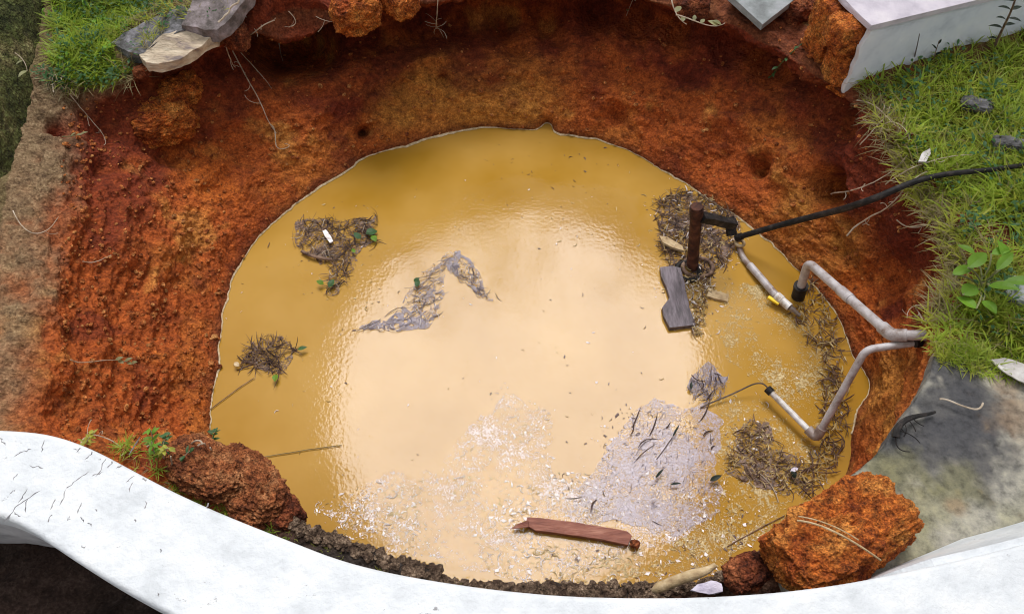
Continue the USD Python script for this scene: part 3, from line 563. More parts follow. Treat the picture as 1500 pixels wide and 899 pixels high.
lump('laterite_stone', 'smaller orange laterite stone on the far rim, right beside the larger one', 'stone', c, (.07, .08, .06), 88, M['laterite'], 0.2, 0.4, rz=0.9)
c = on_soil(345, 50); lump('laterite_stone', 'rounded red laterite stone below the plank at the upper left', 'stone', c, (.055, .06, .075), 89, M['laterite_dark'], 0.15, 0.2)
c = at(1015, 8, 0.66)
lump('laterite_stone', 'red laterite stone behind the creeper at the top, left of the slate', 'stone', c, (.075, .07, .06), 90, M['laterite_dark'], 0.2, 0.4)
c = at(1165, 12, 0.66)
lump('laterite_stone', 'red stone between the dark slate and the broken wall', 'stone', c, (.07, .08, .06), 91, M['laterite_dark'], 0.2, 0.4, rz=0.7)
c = on_soil(205, 104, .02)
lump('laterite_stone', 'small red stone in the grass below the pale stone slab', 'stone', c - [0, 0, .01], (.034, .026, .024), 92, M['laterite_dark'], 0.2, 0.4, rz=0.7, sub=4)
c = on_soil(242, 178, -.03); lump('laterite_boulder', 'orange laterite boulder bulging out of the upper left soil wall', 'stone', c, (.145, .10, .085), 93, M['laterite'], 0.22, 0.3, rz=0.4, sub=6)
c = on_soil(262, 128, -.02); lump('laterite_boulder', 'orange laterite boulder stuck in the soil under the pale slab', 'stone', c, (.10, .07, .06), 94, M['laterite'], 0.22, 0.3, rz=0.4)
# flat slabs on the rim
def slab_thing(name, label, cat_, px, z, thick, mat, nz=0.006, dn=(0, 0, -1.0), seed=0, step=0.02):
    pts = ats(px, z); m = trimesh.Trimesh(*slab3(pts, thick, dn), process=False); m = m.subdivide_to_size(step, max_iter=10); m.merge_vertices()
    v = np.array(m.vertices); v = v + nz * np.c_[fbm(v, 18, 3, seed), fbm(v, 18, 3, seed + 1), fbm(v, 18, 3, seed + 2)]
    return obj(name, (v, m.faces), mat, smooth=25, label=label, cat=cat_)
slab_thing('stone_slab', 'pale broken stone slab on the upper left rim with a light split surface', 'slab', [(204, 80, .70), (212, 92, .69), (232, 94, .69), (262, 86, .70), (292, 70, .705), (314, 52, .715), (317, 40, .73), (300, 34, .745), (270, 40, .745), (240, 52, .74), (222, 66, .72)], 0, 0.045, M['pale'], 0.026, seed=101)
slab_thing('stone_slab', 'dark weathered slab lying behind the pale slab in the grass', 'slab', [(162, 62, .70), (190, 78, .70), (208, 79, .70), (236, 58, .735), (268, 44, .745), (306, 32, .75), (300, 14, .76), (262, 10, .75), (215, 30, .73)], 0, 0.05, M['slate'], 0.024, seed=104)
slab_thing('slate_slab', 'dark grey slate with a sharp corner jutting over the far rim', 'slab', [(1068, -8, .72), (1117, 36, .70), (1168, -4, .72), (1150, -60, .72), (1090, -60, .72)], 0, 0.03, M['slate_light'], 0.004, seed=107)
slab_thing('plank', 'long purple grey weathered plank running from the pale slab up to the top edge', 'plank', [(266, 36, .765), (290, 42, .76), (316, 44, .755), (330, 34, .77), (345, 18, .79), (366, -8, .82), (392, -52, .87), (350, -75, .88), (315, -40, .84), (285, -8, .80)], 0, 0.06, M['post'], 0.024, seed=111)
S_ = [at(322, 34, .80), at(334, 20, .815), at(350, 2, .835), at(368, -22, .87)]
obj('root', tube(smooth_line(S_, 12) + R.normal(0, .003, (12, 3)), .004, 5), M['twig_pale'], label='pale root lying along the edge of the purple plank', cat='root')
# flat grey stones in the grass of the right bank
for (u, v, sz, sd, lab) in [(1432, 156, (.06, .035, .018), 121, 'flat grey stone in the grass below the grey wall'), (1478, 214, (.06, .03, .018), 122, 'flat grey stone in the grass just above the black branch'), (1492, 432, (.05, .06, .02), 123, 'bluish grey stone beside the leafy plant at the right edge')]:
    lump('flat_stone', lab, 'stone', on_soil(u, v, .03), sz, sd, M['slate_light'] if sd == 123 else M['slate'], 0.15, 0.5, rz=-0.3, sub=4)
slab_thing('white_scrap', 'white crumpled sheet on the edge of the grass at the right edge', 'scrap', [(1452, 525, .665), (1470, 522, .67), (1490, 528, .67), (1530, 545, .67), (1530, 572, .66), (1500, 560, .665), (1478, 548, .66)], 0, 0.004, M['paper'], 0.02, seed=124)
slab_thing('white_scrap', 'small white scrap on the soil below the right grass bank', 'scrap', [tuple(t) + (.68,) for t in [(1345, 236), (1352, 222), (1362, 217), (1364, 224), (1357, 236)]], 0, 0.006, M['paper'], 0.012, seed=127)
slab_thing('plastic_scrap', 'crumpled lilac plastic wedged under the stick at the parapet', 'scrap', [tuple(t) + (.60,) for t in [(1012, 864), (1022, 856), (1040, 852), (1056, 855), (1058, 866), (1036, 872)]], 0, 0.006, M['plastic'], 0.03, seed=130)
# gravel crumbs along the washed-out edge under the parapet
gm = []
for k in range(800):
    u = R.uniform(425, 1090); v = np.interp(u, [400, 455, 560, 680, 800, 940, 1035, 1090], [745, 775, 812, 846, 860, 859, 852, 835]) + R.uniform(-6, 16)
    r = R.lognormal(math.log(.0055), .45); v_, f_ = rock((r * R.uniform(.8, 1.8), r, r * .6), int(R.integers(1e6)), 1, .55, 2.0, .3)
    gm.append(place((v_, f_), on_soil(u, v, .004), rz=R.uniform(0, 6)))
obj('gravel', cat(gm), M['gravel'], smooth=False, label='dark gravel crumbs along the washed out edge below the parapet', kind='stuff')
# soil crumbs on the walls of the hole
gm = []
for k in range(1800):
    u, v = (R.uniform(90, 330), R.uniform(140, 660)) if R.random() < .5 else (R.uniform(330, 1400), R.uniform(30, 420))
    c = on_soil(u, v, .002)
    if c[2] < .01 or abs(pixel(c)[0] - u) > 8: continue
    r = abs(R.normal(.0025, .003)) + .002; gm.append(place(rock((r * R.uniform(.8, 1.7), r, r * .7), int(R.integers(1e6)), 1, .45, 2.0), c, rz=R.uniform(0, 6)))
M['crumb'] = earth('soil_crumb', (0.24, 0.06, 0.016), (0.44, 0.13, 0.03), (0.60, 0.28, 0.09), s0=20.0, scale=1.5)
obj('soil_crumbs', cat(gm), M['crumb'], label='loose crumbs of red soil clinging to the walls of the hole', kind='stuff')

# ------------------------------------------------------------------ pipes, post, boards
base = at(1362, 494, .50)
pl = thing('water_pipe', 'grey plastic pipe bent like a hook with a black coupling, upper of two', 'pipe', base)
pA = [at(1172, 424, .055), at(1184, 384, .25), at(1240, 430, .32), at(1306, 491, .46)]
obj('bent_pipe', off(tube(fillet(pA[:2] + [pA[3]], .042, 9), .0182, 14), base), M['pvc'], pl, smooth=50)
pE = pA[3]; pF = at(1366, 491, .52)
obj('branch_pipe', off(tube(np.linspace(0, 1, 8)[:, None] * (pF - pE) + pE, .0188, 14), base), M['pvc'], pl, smooth=50)
d = (pE - pA[1]); d /= np.linalg.norm(d)
obj('elbow', off(tube(fillet([pE - d * .055, pE, pE + (pF - pE) / np.linalg.norm(pF - pE) * .05], .022, 6), .0232, 14), base), M['pvc'], pl, smooth=50)
obj('sleeve', off(tube(np.array([pE - d * .32, pE - d * .25]), .0212, 14), base), M['pvc'], pl, smooth=50)
dn = (pA[0] - pA[1]); dn /= np.linalg.norm(dn)
obj('coupling', off(tube(np.array([pA[0] - dn * .015, pA[0] + dn * .075]), .029, 14), base), M['black'], pl, smooth=50)
obj('collar_ring', off(tube(np.array([pA[0] - dn * .03, pA[0] - dn * .015]), .0315, 14), base), M['black'], pl, smooth=50)
base2 = at(1360, 500, .47)
pl = thing('water_pipe', 'thin grey plastic pipe dipping into the water in a V, lower of two', 'pipe', base2)
pB = [at(1366, 498, .47), at(1268, 512, .42), at(1196, 641, .05), at(1127, 572, .06)]
obj('upper_run', off(tube(fillet(pB[:3], .032, 8), .0140, 12), base2), M['pvc'], pl, smooth=50)
d = (pB[3] - pB[2]); d /= np.linalg.norm(d); d0 = (pB[1] - pB[2]); d0 /= np.linalg.norm(d0)
obj('lower_run', off(tube(np.array([pB[2] + d * .03, pB[3]]), .0120, 12), base2), M['pvc_white'], pl, smooth=50)
obj('elbow', off(tube(fillet([pB[2] + d0 * .05, pB[2], pB[2] + d * .045], .02, 6), .0195, 12), base2), M['pvc_dirty'], pl, smooth=50)
obj('end_cap', off(tube(np.array([pB[3] - d * .012, pB[3] + d * .012]), .0165, 12), base2), M['black'], pl, smooth=50)
obj('clamp', off(tube(np.array([at(1340, 501, .47), at(1348, 500, .47)]), .020, 12), base2), M['black'], pl, smooth=50)
wp = smooth_line([at(1126, 571, .06), at(1118, 562, .07), at(1085, 571, .04), at(1050, 586, .02), at(1026, 597, .006)], 24)
obj('wire', off(tube(wp, .0032, 5), base2), M['twig_dark'], pl)
base3 = at(1140, 440, .04)
pl = thing('pipe_fitting', 'short white pipe with yellow tape and a metal tap floating near the bank', 'pipe', base3)
q0, q1, q2, q3 = at(1098, 388, .02), at(1137, 433, .035), at(1157, 450, .035), at(1172, 462, .02)
obj('pipe', off(tube(np.array([q0, q1]), .0165, 12), base3), M['pvc'], pl, smooth=50)
obj('socket', off(tube(np.array([q1, q1 + (q2 - q1) * .4, q1 + (q2 - q1) * .42, q2]), [.021, .021, .018, .018], 12), base3), M['pvc_white'], pl, smooth=50)
obj('tap', off(tube(np.array([q2, q2 + (q3 - q2) * .4, q2 + (q3 - q2) * .42, q3]), [.013, .013, .009, .009], 10), base3), M['metal'], pl, smooth=50)
td = trimesh.creation.box([.055, .014, .010]); td.apply_transform(trimesh.transformations.rotation_matrix(-.75, [0, 0, 1])); td.apply_translation(at(1133, 440, .03))
obj('yellow_handle', off(td, base3), M['yellow'], pl)
obj('old_end', off(tube(smooth_line([at(1083, 362, .012), at(1087, 374, .012), at(1098, 388, .018)], 8), .013, 10), base3), M['pvc_dirty'], pl, smooth=50)
fr = trimesh.creation.torus(.018, .008, 16, 8); fr.apply_translation(at(1084, 356, .03))
obj('pipe_collar', (np.array(fr.vertices), fr.faces), M['palewood'], smooth=True, label='pale worn pipe collar at the lower end of the black hose', cat='pipe collar')

hb = at(1290, 290, .5)
hs = thing('black_hose', 'black hose running from the water up over the right bank', 'hose', hb)
hp = smooth_line([at(1080, 348, .05), at(1150, 328, .22), at(1220, 310, .40), at(1285, 289, .59), at(1340, 266, .66), at(1390, 255, .69), at(1440, 250, .70), at(1500, 242, .70), at(1580, 232, .68)], 60)
obj('hose', off(tube(hp + .006 * np.c_[fbm(hp, 6, 2, 141), fbm(hp, 6, 2, 142), fbm(hp, 6, 2, 143)], np.interp(np.linspace(0, 1, 60), [0, .45, .6, 1], [.0135, .0145, .011, .007]), 10), hb), M['black'], hs, smooth=60)
obj('end_collar', off(tube(np.array([hp[0] + (hp[0] - hp[1]) * .2, hp[1]]), .0175, 10), hb), M['black'], hs, smooth=60)

pb = at(1014, 392, 0)
ps_ = thing('rusty_post', 'rusty iron post standing in the debris near the right bank', 'post', pb)
ptop = at(1021, 303, .0); 
hpost = .30
for _ in range(60): hpost += (at(1021, 302, 0)[1] * 0 + pb[1] + .01 - at(1021, 302, hpost)[1]) * -0.25
lean = at(1021, 302, hpost) - pb
shaft = tube(np.array([-.3 * lean, .5 * lean, lean]), [.027, .025, .025], 14)
sv = shaft[0] + .006 * np.c_[fbm(shaft[0] + pb, 14, 3, 145), fbm(shaft[0] + pb, 14, 3, 146), np.zeros(len(shaft[0]))]
obj('shaft', (sv, shaft[1]), M['rust'], ps_, smooth=45)
obj('shaft_band', tube(np.array([lean * .86, lean * .97]), .0285, 14), M['rust'], ps_, smooth=45)
a0, a1 = at(1028, 318, .34), at(1076, 328, .26)
br = trimesh.creation.box([np.linalg.norm(a1 - a0), .035, .035]).subdivide_to_size(.02); rot = trimesh.geometry.align_vectors([1, 0, 0], (a1 - a0) / np.linalg.norm(a1 - a0))[:3, :3]
bv = np.array(br.vertices) @ rot.T + (a0 + a1) / 2; bv += .008 * np.c_[fbm(bv, 20, 2, 147), fbm(bv, 20, 2, 148), fbm(bv, 20, 2, 149)]
obj('bracket', (bv - pb, br.faces), M['black'], ps_, smooth=40)
obj('bracket_plate', off(tube(np.array([at(1068, 318, .25), at(1072, 345, .20)]), .024, 8), pb), M['black'], ps_, smooth=40)
tr = trimesh.creation.torus(.062, .009, 28, 8)
rg = np.array(tr.vertices) * [1.1, .9, 1] + at(1022, 391, .012)
obj('hoop', (rg, tr.faces), M['twig'], smooth=True, label='thin round hoop floating at the foot of the rusty post', cat='hoop')
tr = trimesh.creation.torus(.052, .012, 28, 8); obj('tyre_ring', (np.array(tr.vertices) + at(1008, 397, .01), tr.faces), M['black'], smooth=True, label='black ring round the foot of the rusty post', cat='ring')

def board(name, label, px, z, thick, mat, seed, nz=.004, cat_='board', smooth=20):
    pts = ats(px, z); m = trimesh.Trimesh(*slab3(pts, thick), process=False).subdivide_to_size(.015, max_iter=10); m.merge_vertices()
    v = np.array(m.vertices); v += nz * np.c_[fbm(v, 25, 3, seed), fbm(v, 25, 3, seed + 1), .6 * fbm(v, 12, 3, seed + 2)]
    return obj(name, (v, m.faces), mat, smooth=smooth, label=label, cat=cat_)
board('notched_board', 'dark purple grey board with a notched edge floating below the rusty post', [(967, 391), (985, 389), (997, 392), (1004, 420), (1010, 450), (1019, 475), (1000, 478), (981, 480), (972, 462), (970, 450), (981, 436), (976, 420), (969, 405)], .022, .025, M['board'], 151)
board('wood_chip', 'pale wood chip floating right of the notched board', [(1037, 421), (1050, 426), (1068, 431), (1066, 441), (1052, 438), (1036, 433)], .014, .012, M['palewood'], 154, cat_='wood chip')
board('wood_chip', 'pale split wood chip in the debris left of the rusty post', [(966, 345), (978, 347), (1000, 360), (1002, 367), (985, 362), (970, 354)], .03, .014, M['palewood'], 157, cat_='wood chip')
base = at(850, 780, .02)
bt = thing('wooden_batten', 'red brown wooden batten floating near the white parapet', 'batten', base)
pts = [(772, 757), (790, 758), (840, 764), (895, 773), (920, 778), (926, 784), (920, 797), (880, 789), (830, 782), (785, 776), (770, 768)]
m = trimesh.Trimesh(*slab3(ats(pts, .026), .024), process=False).subdivide_to_size(.015, max_iter=10); m.merge_vertices(); v = np.array(m.vertices); v += .004 * np.c_[fbm(v, 25, 3, 161), fbm(v, 25, 3, 162), .6 * fbm(v, 12, 3, 163)]
obj('beam', off((v, m.faces), base), M['redwood'], bt, smooth=25)
sp = [tube(np.array([at(774, 764 + k * 2, .03), at(756 - 3 * k, 768 + 2 * k, .02)]), [.006, .001], 5) for k in range(4)]
obj('splinters', off(cat(sp), base), M['redwood'], bt)
c = at(930, 796, .02); lump('soil_clod', 'reddish clod at the right end of the floating batten', 'clod', c, (.018, .015, .010), 164, M['laterite_dark'], .25, .2, sub=3)
stp = smooth_line([at(956, 864, .52), at(985, 852, .56), at(1010, 843, .585), at(1032, 836, .60), at(1048, 826, .61)], 20)
obj('stick', tube(stp + .004 * np.c_[fbm(stp, 20, 2, 165), fbm(stp, 20, 2, 166), fbm(stp, 20, 2, 167)], np.interp(np.linspace(0, 1, 20), [0, .1, .7, 1], [.006, .016, .015, .007]), 9), M['palewood'], smooth=60, label='thick pale stick lying between the parapet and the red lump', cat='stick')
#--OBJECTS-END

# viewer's side: an unseen block added to keep the gap below the parapet dark
tm = slab(np.array([(-9, -4), (9, -4), (9, .30), (2.2, .30), (1.0, .22), (0.4, .18), (-0.2, .21), (-0.6, .31), (-1.0, .28), (-1.4, .22), (-9, .22)]), -0.4, 1.30)
obj('added_terrace', tm, M['concrete_grey'], label='added unseen concrete block on the near side, keeping the parapet gap dark', kind='structure')

# ------------------------------------------------------------------ scum line and floating mats
sec = GT.section(plane_origin=[0, 0, 0.004], plane_normal=[0, 0, 1])
fo = []
for line in sec.discrete:
    P = np.array(line)
    if len(P) < 60: continue
    pu = pixel(P)
    w = 0.0028 + 0.014 * np.clip(fbm(P, 9, 4, 201) + .0, 0, .5) + 0.002 * fbm(P, 60, 2, 203)
    w = w * np.clip(1.1 + 2.0 * fbm(P, 3, 2, 202), .25, 2) * (1 + 1.2 * np.exp(-((pu[:, 0] - 640) / 60) ** 2) * (pu[:, 1] < 300) + 1.0 * np.exp(-((pu[:, 0] - 830) / 90) ** 2) * (pu[:, 1] < 300))
    w *= (P[:, 1] > 1.35)
    c = P[:, :2] - wc; c /= np.linalg.norm(c, axis=1, keepdims=True)
    a = P.copy(); a[:, :2] += c * .006; b = P.copy(); b[:, :2] -= c * np.maximum(w, 1e-4)[:, None]; mid = (a + b) / 2; mid[:, 2] += np.minimum(w * .5, .004); a[:, 2] = b[:, 2] = .002
    V = np.stack([a, mid, b], 1).reshape(-1, 3); n = len(P)
    for k in range(n - 1):
        if w[k] <= 0.0012 or w[k + 1] <= 0.0012: continue
        for m_ in (0, 1):
            q = [k * 3 + m_, k * 3 + m_ + 1, k * 3 + m_ + 4, k * 3 + m_ + 3]
            fo.append((V[q], np.array([[0, 2, 1], [0, 3, 2]])))
if fo:
    obj('scum_line', cat(fo), M['foam'], smooth=False, label='thin line of dried scum along the waterline of the hole', kind='stuff')

def inside(poly, n, grow=0):
    g = Polygon(poly).buffer(grow); x0, y0, x1, y1 = g.bounds; o = []
    while len(o) < n:
        q = np.c_[R.uniform(x0, x1, 4 * n), R.uniform(y0, y1, 4 * n)]; o += list(q[shapely.contains_xy(g, q[:, 0], q[:, 1])])
    return np.array(o[:n])
def twigs(poly, n, l0, l1, r, ang=None, spread=1.0, zmax=.02, sides=4):
    ms = []
    for u, v in inside(poly, n):
        c = at(u, v, 0); L = R.uniform(l0, l1); a = R.uniform(0, 2 * math.pi) if ang is None else R.normal(ang, spread); z = R.uniform(.001, zmax)
        t = np.linspace(-.5, .5, 5); bend = R.normal(0, .15) * L; d = np.array([math.cos(a), math.sin(a)]); e = np.array([-d[1], d[0]])
        p = np.c_[c[:2] + d * (t * L)[:, None] + e * (bend * (1 - 4 * t * t))[:, None], z + np.clip(t * R.normal(0, .02), -z, .04)]
        rr = r * R.uniform(.5, 1.5); ms.append(tube(p, [rr * .5, rr, rr, rr * .8, rr * .3], sides, False))
    return cat(ms)
def leaf_shape(L, W, fold=.15, n=6, curl=.1):
    t = np.linspace(0, 1, n); w = W * np.sin(np.pi * t ** .8) ** .8 / 2; w[0] = w[-1] = W * .03
    z = curl * L * np.sin(np.pi * t * .9)
    a = np.c_[t * L, w, z + fold * w]; b = np.c_[t * L, 0 * t, z]; c = np.c_[t * L, -w, z + fold * w]
    v = np.stack([a, b, c], 1).reshape(-1, 3); f = []
    for k in range(n - 1):
        for m_ in (0, 1): q = [k * 3 + m_, k * 3 + m_ + 1, k * 3 + m_ + 4, k * 3 + m_ + 3]; f += [[q[0], q[1], q[2]], [q[0], q[2], q[3]]]
    return v, np.array(f)
def film(poly, seed, z=.004, rag=9, holes=.0):
    """A ragged thin sheet of sodden leaf litter."""
    P = np.array(poly, float); P = np.vstack([P, P[:1]]); o = []
    for a, b in zip(P[:-1], P[1:]):
        n = max(2, int(np.linalg.norm(b - a) / 4)); o += [a + (b - a) * t for t in np.linspace(0, 1, n, endpoint=False)]
    o = np.array(o); q3 = np.c_[o, np.zeros(len(o))]; o = o + rag * 3.2 * np.c_[fbm(q3, .05, 4, seed), fbm(q3, .05, 4, seed + 1)]
    g = Polygon(ats(o)[:, :2]).buffer(0)
    if holes:
        for u, v in inside(poly, int(holes)):
            c = at(u, v); rr = R.uniform(.006, .022); th = np.linspace(0, 2 * np.pi, 9)[:-1]; g = g.difference(Polygon(c[:2] + rr * np.c_[np.cos(th) * R.uniform(.5, 1.5, 8), np.sin(th) * R.uniform(.5, 1.5, 8)]).buffer(0))
    ms = []
    for h in getattr(g, 'geoms', [g]):
        if h.area > 2e-5: ms.append(trimesh.creation.extrude_polygon(h, .0012, engine='earcut'))
    v, f = cat(ms); v[:, 2] += z - .002
    return v, f
def mat_thing(label, poly, film_mat, tw, leaves=(), holes=0, name='debris_mat', seed=0, rag=9, cat_='debris'):
    b = np.r_[ats(poly).mean(0)[:2], 0]; t = thing(name, label, cat_, b)
    if film_mat: obj('sodden_litter', off(film(poly, seed, .004, rag, holes), b), film_mat, t)
    for (mt_, n, l0, l1, r, kw) in tw: obj('twigs', off(twigs(kw.pop('poly', poly), n, l0, l1, r, **kw), b), mt_, t, kind='stuff')
    for (u, v, L, W_, a, mt_) in leaves:
        obj('leaf', off(place(leaf_shape(L, W_), at(u, v, .022), rz=a, ry=R.normal(0, .15)), b), mt_, t)
    return t
mA = [(430, 350), (440, 328), (468, 318), (500, 322), (535, 326), (548, 318), (548, 350), (530, 362), (516, 376), (512, 400), (497, 430), (482, 428), (474, 412), (488, 384), (462, 378), (442, 366)]
t = mat_thing('brown twig mat with green leaves floating at the upper left of the water', mA, M['film_brown'],
    [(M['twig_dark'], 130, .03, .11, .0017, {'zmax': .012}), (M['twig'], 150, .03, .12, .0015, {'zmax': .016}), (M['twig_pale'], 40, .02, .07, .0014, {'zmax': .035}), (M['twig_dark'], 14, .08, .18, .0016, {'poly': [(520, 325), (552, 315), (552, 365), (525, 365)]})],
    [(536, 342, .055, .045, .4, M['leaf_cool']), (528, 350, .045, .03, 2.4, M['leaf_cool']), (545, 345, .04, .03, -1.0, M['leaf']), (482, 421, .045, .03, 1.2, M['leaf_cool']), (474, 416, .035, .025, 2.8, M['leaf']), (520, 370, .03, .018, 2.2, M['leaf'])], 30, seed=211)
obj('stick', off(tube(smooth_line([at(442, 368, .012), at(462, 376, .02), at(486, 380, .015)], 12), .008, 7), UsdGeom.Xformable(stage.GetPrimAtPath(t)).GetLocalTransformation().ExtractTranslation()), M['twig'], t, smooth=True)
slab_thing('white_scrap', 'small white scrap lying on the brown twig mat at the upper left of the water', 'scrap', [(472, 338, .025), (477, 336, .025), (485, 346, .025), (488, 353, .025), (483, 355, .025), (476, 346, .025)], 0, .006, M['fleck_pale'], .014, seed=213)
mB = [(352, 535), (362, 508), (385, 500), (412, 494), (425, 505), (440, 512), (425, 522), (412, 545), (398, 548), (380, 540), (362, 545)]
mat_thing('small brown twig mat floating at the left of the water near the clod', mB, M['film_brown'], [(M['twig_dark'], 70, .03, .10, .0016, {'zmax': .012}), (M['twig'], 80, .03, .11, .0014, {'zmax': .016}), (M['twig_dark'], 5, .12, .2, .0016, {})],
    [(436, 512, .04, .02, .3, M['leaf_cool']), (404, 548, .035, .025, -1.5, M['leaf']), (350, 536, .03, .02, 2.5, M['palewood'])], 40, seed=221, rag=8)
mC = [(530, 478), (545, 474), (565, 470), (588, 452), (605, 424), (620, 398), (640, 384), (660, 372), (675, 370), (668, 392), (652, 405), (648, 430), (642, 462), (635, 474), (600, 478), (575, 482), (548, 486)]
mat_thing('grey sodden weed mat like a wing floating left of the middle of the water', mC, M['film_lilac'], [(M['lilac_weed'], 90, .02, .07, .0011, {'ang': .75, 'spread': .6, 'zmax': .009}), (M['twig_dark'], 22, .04, .13, .0014, {'ang': .7, 'spread': .4}), (M['fleck_pale'], 60, .01, .03, .0015, {'zmax': .016})],
    [(610, 420, .04, .025, 1.4, M['leaf_cool']), (606, 412, .03, .02, .4, M['leaf_cool'])], 50, seed=231, rag=6)
mC2 = [(662, 395), (676, 372), (690, 384), (700, 402), (706, 418), (712, 432), (736, 438), (712, 438), (696, 430), (680, 415), (668, 410)]
mat_thing('grey sodden weed mat, the smaller wing to the right of the larger one', mC2, M['film_lilac'], [(M['lilac_weed'], 60, .02, .06, .0011, {'ang': -.9, 'spread': .6, 'zmax': .014}), (M['twig_dark'], 9, .03, .10, .0013, {'ang': -.6, 'spread': .5}), (M['fleck_pale'], 30, .01, .03, .0015, {'zmax': .016})], [], 30, seed=241, rag=5)
mD = [(890, 665), (905, 640), (930, 610), (952, 598), (975, 604), (985, 622), (1010, 640), (1035, 655), (1046, 690), (1040, 720), (1000, 735), (960, 742), (920, 735), (895, 720), (885, 690)]
mDf = [(825, 745), (870, 690), (890, 650), (925, 605), (960, 585), (1000, 600), (1040, 585), (1056, 640), (1052, 700), (1050, 755), (990, 785), (940, 772), (880, 762), (840, 765)]
mat_thing('broad lilac grey weed mat floating in front of the batten at the lower right', mDf, M['film_lilac_thin'], [(M['lilac_weed'], 110, .015, .05, .0010, {'poly': mD, 'ang': 1.0, 'spread': .5, 'zmax': .004}), (M['twig_dark'], 14, .03, .12, .0022, {'ang': .9, 'spread': .5}), (M['fleck_pale'], 120, .006, .018, .0012, {'zmax': .006})],
    [(985, 640, .06, .008, 1.0, M['leaf_dark']), (960, 700, .05, .01, .8, M['leaf_dark']), (1040, 704, .05, .02, .4, M['leaf_dark']), (982, 709, .04, .01, .1, M['leaf_dark'])], 0, seed=251)
mE = [(1008, 565), (1014, 548), (1035, 538), (1058, 545), (1066, 562), (1055, 580), (1035, 588), (1015, 584)]
mat_thing('small lilac grey weed tuft floating beside the thin wire', mE, M['film_lilac'], [(M['lilac_weed'], 90, .015, .05, .0011, {'ang': 1.4, 'spread': .5, 'zmax': .016}), (M['twig_dark'], 14, .03, .08, .0022, {})], [(1012, 570, .035, .012, 1.4, M['leaf_dark'])], 0, seed=261)
mF = [(1062, 690), (1075, 640), (1100, 612), (1125, 625), (1150, 665), (1178, 680), (1180, 712), (1150, 728), (1110, 712), (1085, 700)]
mat_thing('brown weed mat floating beside the V of the thin pipe', mF, M['film_brown'], [(M['weed_dark'], 120, .02, .07, .0016, {'zmax': .008}), (M['twig'], 50, .03, .10, .0018, {'zmax': .025}), (M['fleck_ochre'], 130, .01, .04, .0018, {})],
    [(1158, 690, .035, .018, .4, M['plastic']), (1165, 700, .03, .02, 1.9, M['leaf_dark'])], 0, seed=271)
mG = [(960, 300), (975, 285), (1005, 278), (1040, 288), (1075, 312), (1085, 345), (1068, 375), (1060, 395), (1030, 405), (1000, 398), (975, 385), (965, 350)]
mat_thing('dark mat of sodden litter round the foot of the rusty post', mG, M['film_brown'], [(M['twig_dark'], 200, .03, .10, .0019, {'zmax': .014}), (M['weed_dark'], 220, .02, .09, .0018, {'zmax': .014}), (M['twig'], 100, .03, .10, .0015, {'zmax': .018}), (M['fleck_ochre'], 120, .01, .04, .0022, {'zmax': .036}), (M['fleck_pale'], 60, .01, .03, .0022, {'zmax': .036})], [], 60, seed=281, rag=9)
mH = [(1000, 400), (1030, 405), (1045, 420), (1030, 470), (1022, 500), (1012, 485), (1010, 450)]
mat_thing('thin litter strip on the water along the right side of the notched board', mH, None, [(M['fleck_ochre'], 150, .01, .04, .0022, {}), (M['weed_dark'], 80, .02, .07, .0018, {}), (M['fleck_pale'], 60, .01, .03, .0022, {})], [], 0, seed=291)
mI = [(1190, 400), (1215, 440), (1235, 520), (1240, 640), (1215, 700), (1180, 735), (1172, 690), (1205, 640), (1205, 540), (1170, 480), (1150, 470)]
mat_thing('brown litter floating along the bank under the two grey pipes', mI, None, [(M['weed_dark'], 200, .02, .09, .0022, {}), (M['fleck_ochre'], 160, .01, .05, .0024, {}), (M['twig'], 70, .03, .10, .0018, {})], [], 0, seed=301)
# single straws on the water
for (pts, lab, mt_) in [([(380, 670), (440, 660), (500, 652)], 'thin straw floating near the tip of the brown clod', 'straw'), ([(372, 553), (340, 575), (305, 602)], 'thin dark straw floating from the small twig mat to the left bank', 'twig'),
                        ([(395, 355), (392, 362)], 'short dark straw floating at the upper left of the water', 'twig'), ([(985, 640), (975, 655), (962, 672)], 'dark thick stem floating on the broad lilac mat', 'twig_dark'),
                        ([(1065, 800), (1110, 775), (1150, 755)], 'thin curved root floating below the brown mat', 'twig'), ([(1108, 690), (1125, 705), (1140, 735)], 'pale curved root in the water below the pipe', 'twig_pale')]:
    p = smooth_line([at(u, v, .006) for u, v in pts], 16); obj('straw', tube(p + .004 * np.c_[fbm(p, 14, 2, 311), fbm(p, 14, 2, 312), 0 * p[:, 0]], .0017, 5), M[mt_], label=lab, cat='straw')
for (poly, mt_, sd, lab) in [([(470, 745), (560, 700), (640, 690), (700, 610), (740, 570), (800, 600), (815, 690), (900, 720), (1040, 730), (1045, 780), (930, 800), (800, 855), (680, 835), (560, 800)], 'scum', 371, 'pale speckled scum over the lower part of the water around the batten'),
                             ([(1040, 560), (1120, 590), (1200, 660), (1215, 705), (1120, 790), (1040, 835), (900, 850), (800, 850), (960, 795), (1050, 760), (1050, 660)], 'scum_ochre', 372, 'ochre speckled scum between the batten, the block and the pipes'),
                             ([(1045, 420), (1100, 410), (1190, 470), (1230, 560), (1200, 640), (1150, 590), (1060, 520)], 'scum_ochre', 373, 'thin ochre scum on the water between the notched board and the pipes')]:
    v, f = film(poly, sd, .003, 12); v[:, 2] = np.where(v[:, 2] > .0016, .0016, .0007); obj('scum', (v, f), M[mt_], label=lab, kind='stuff')
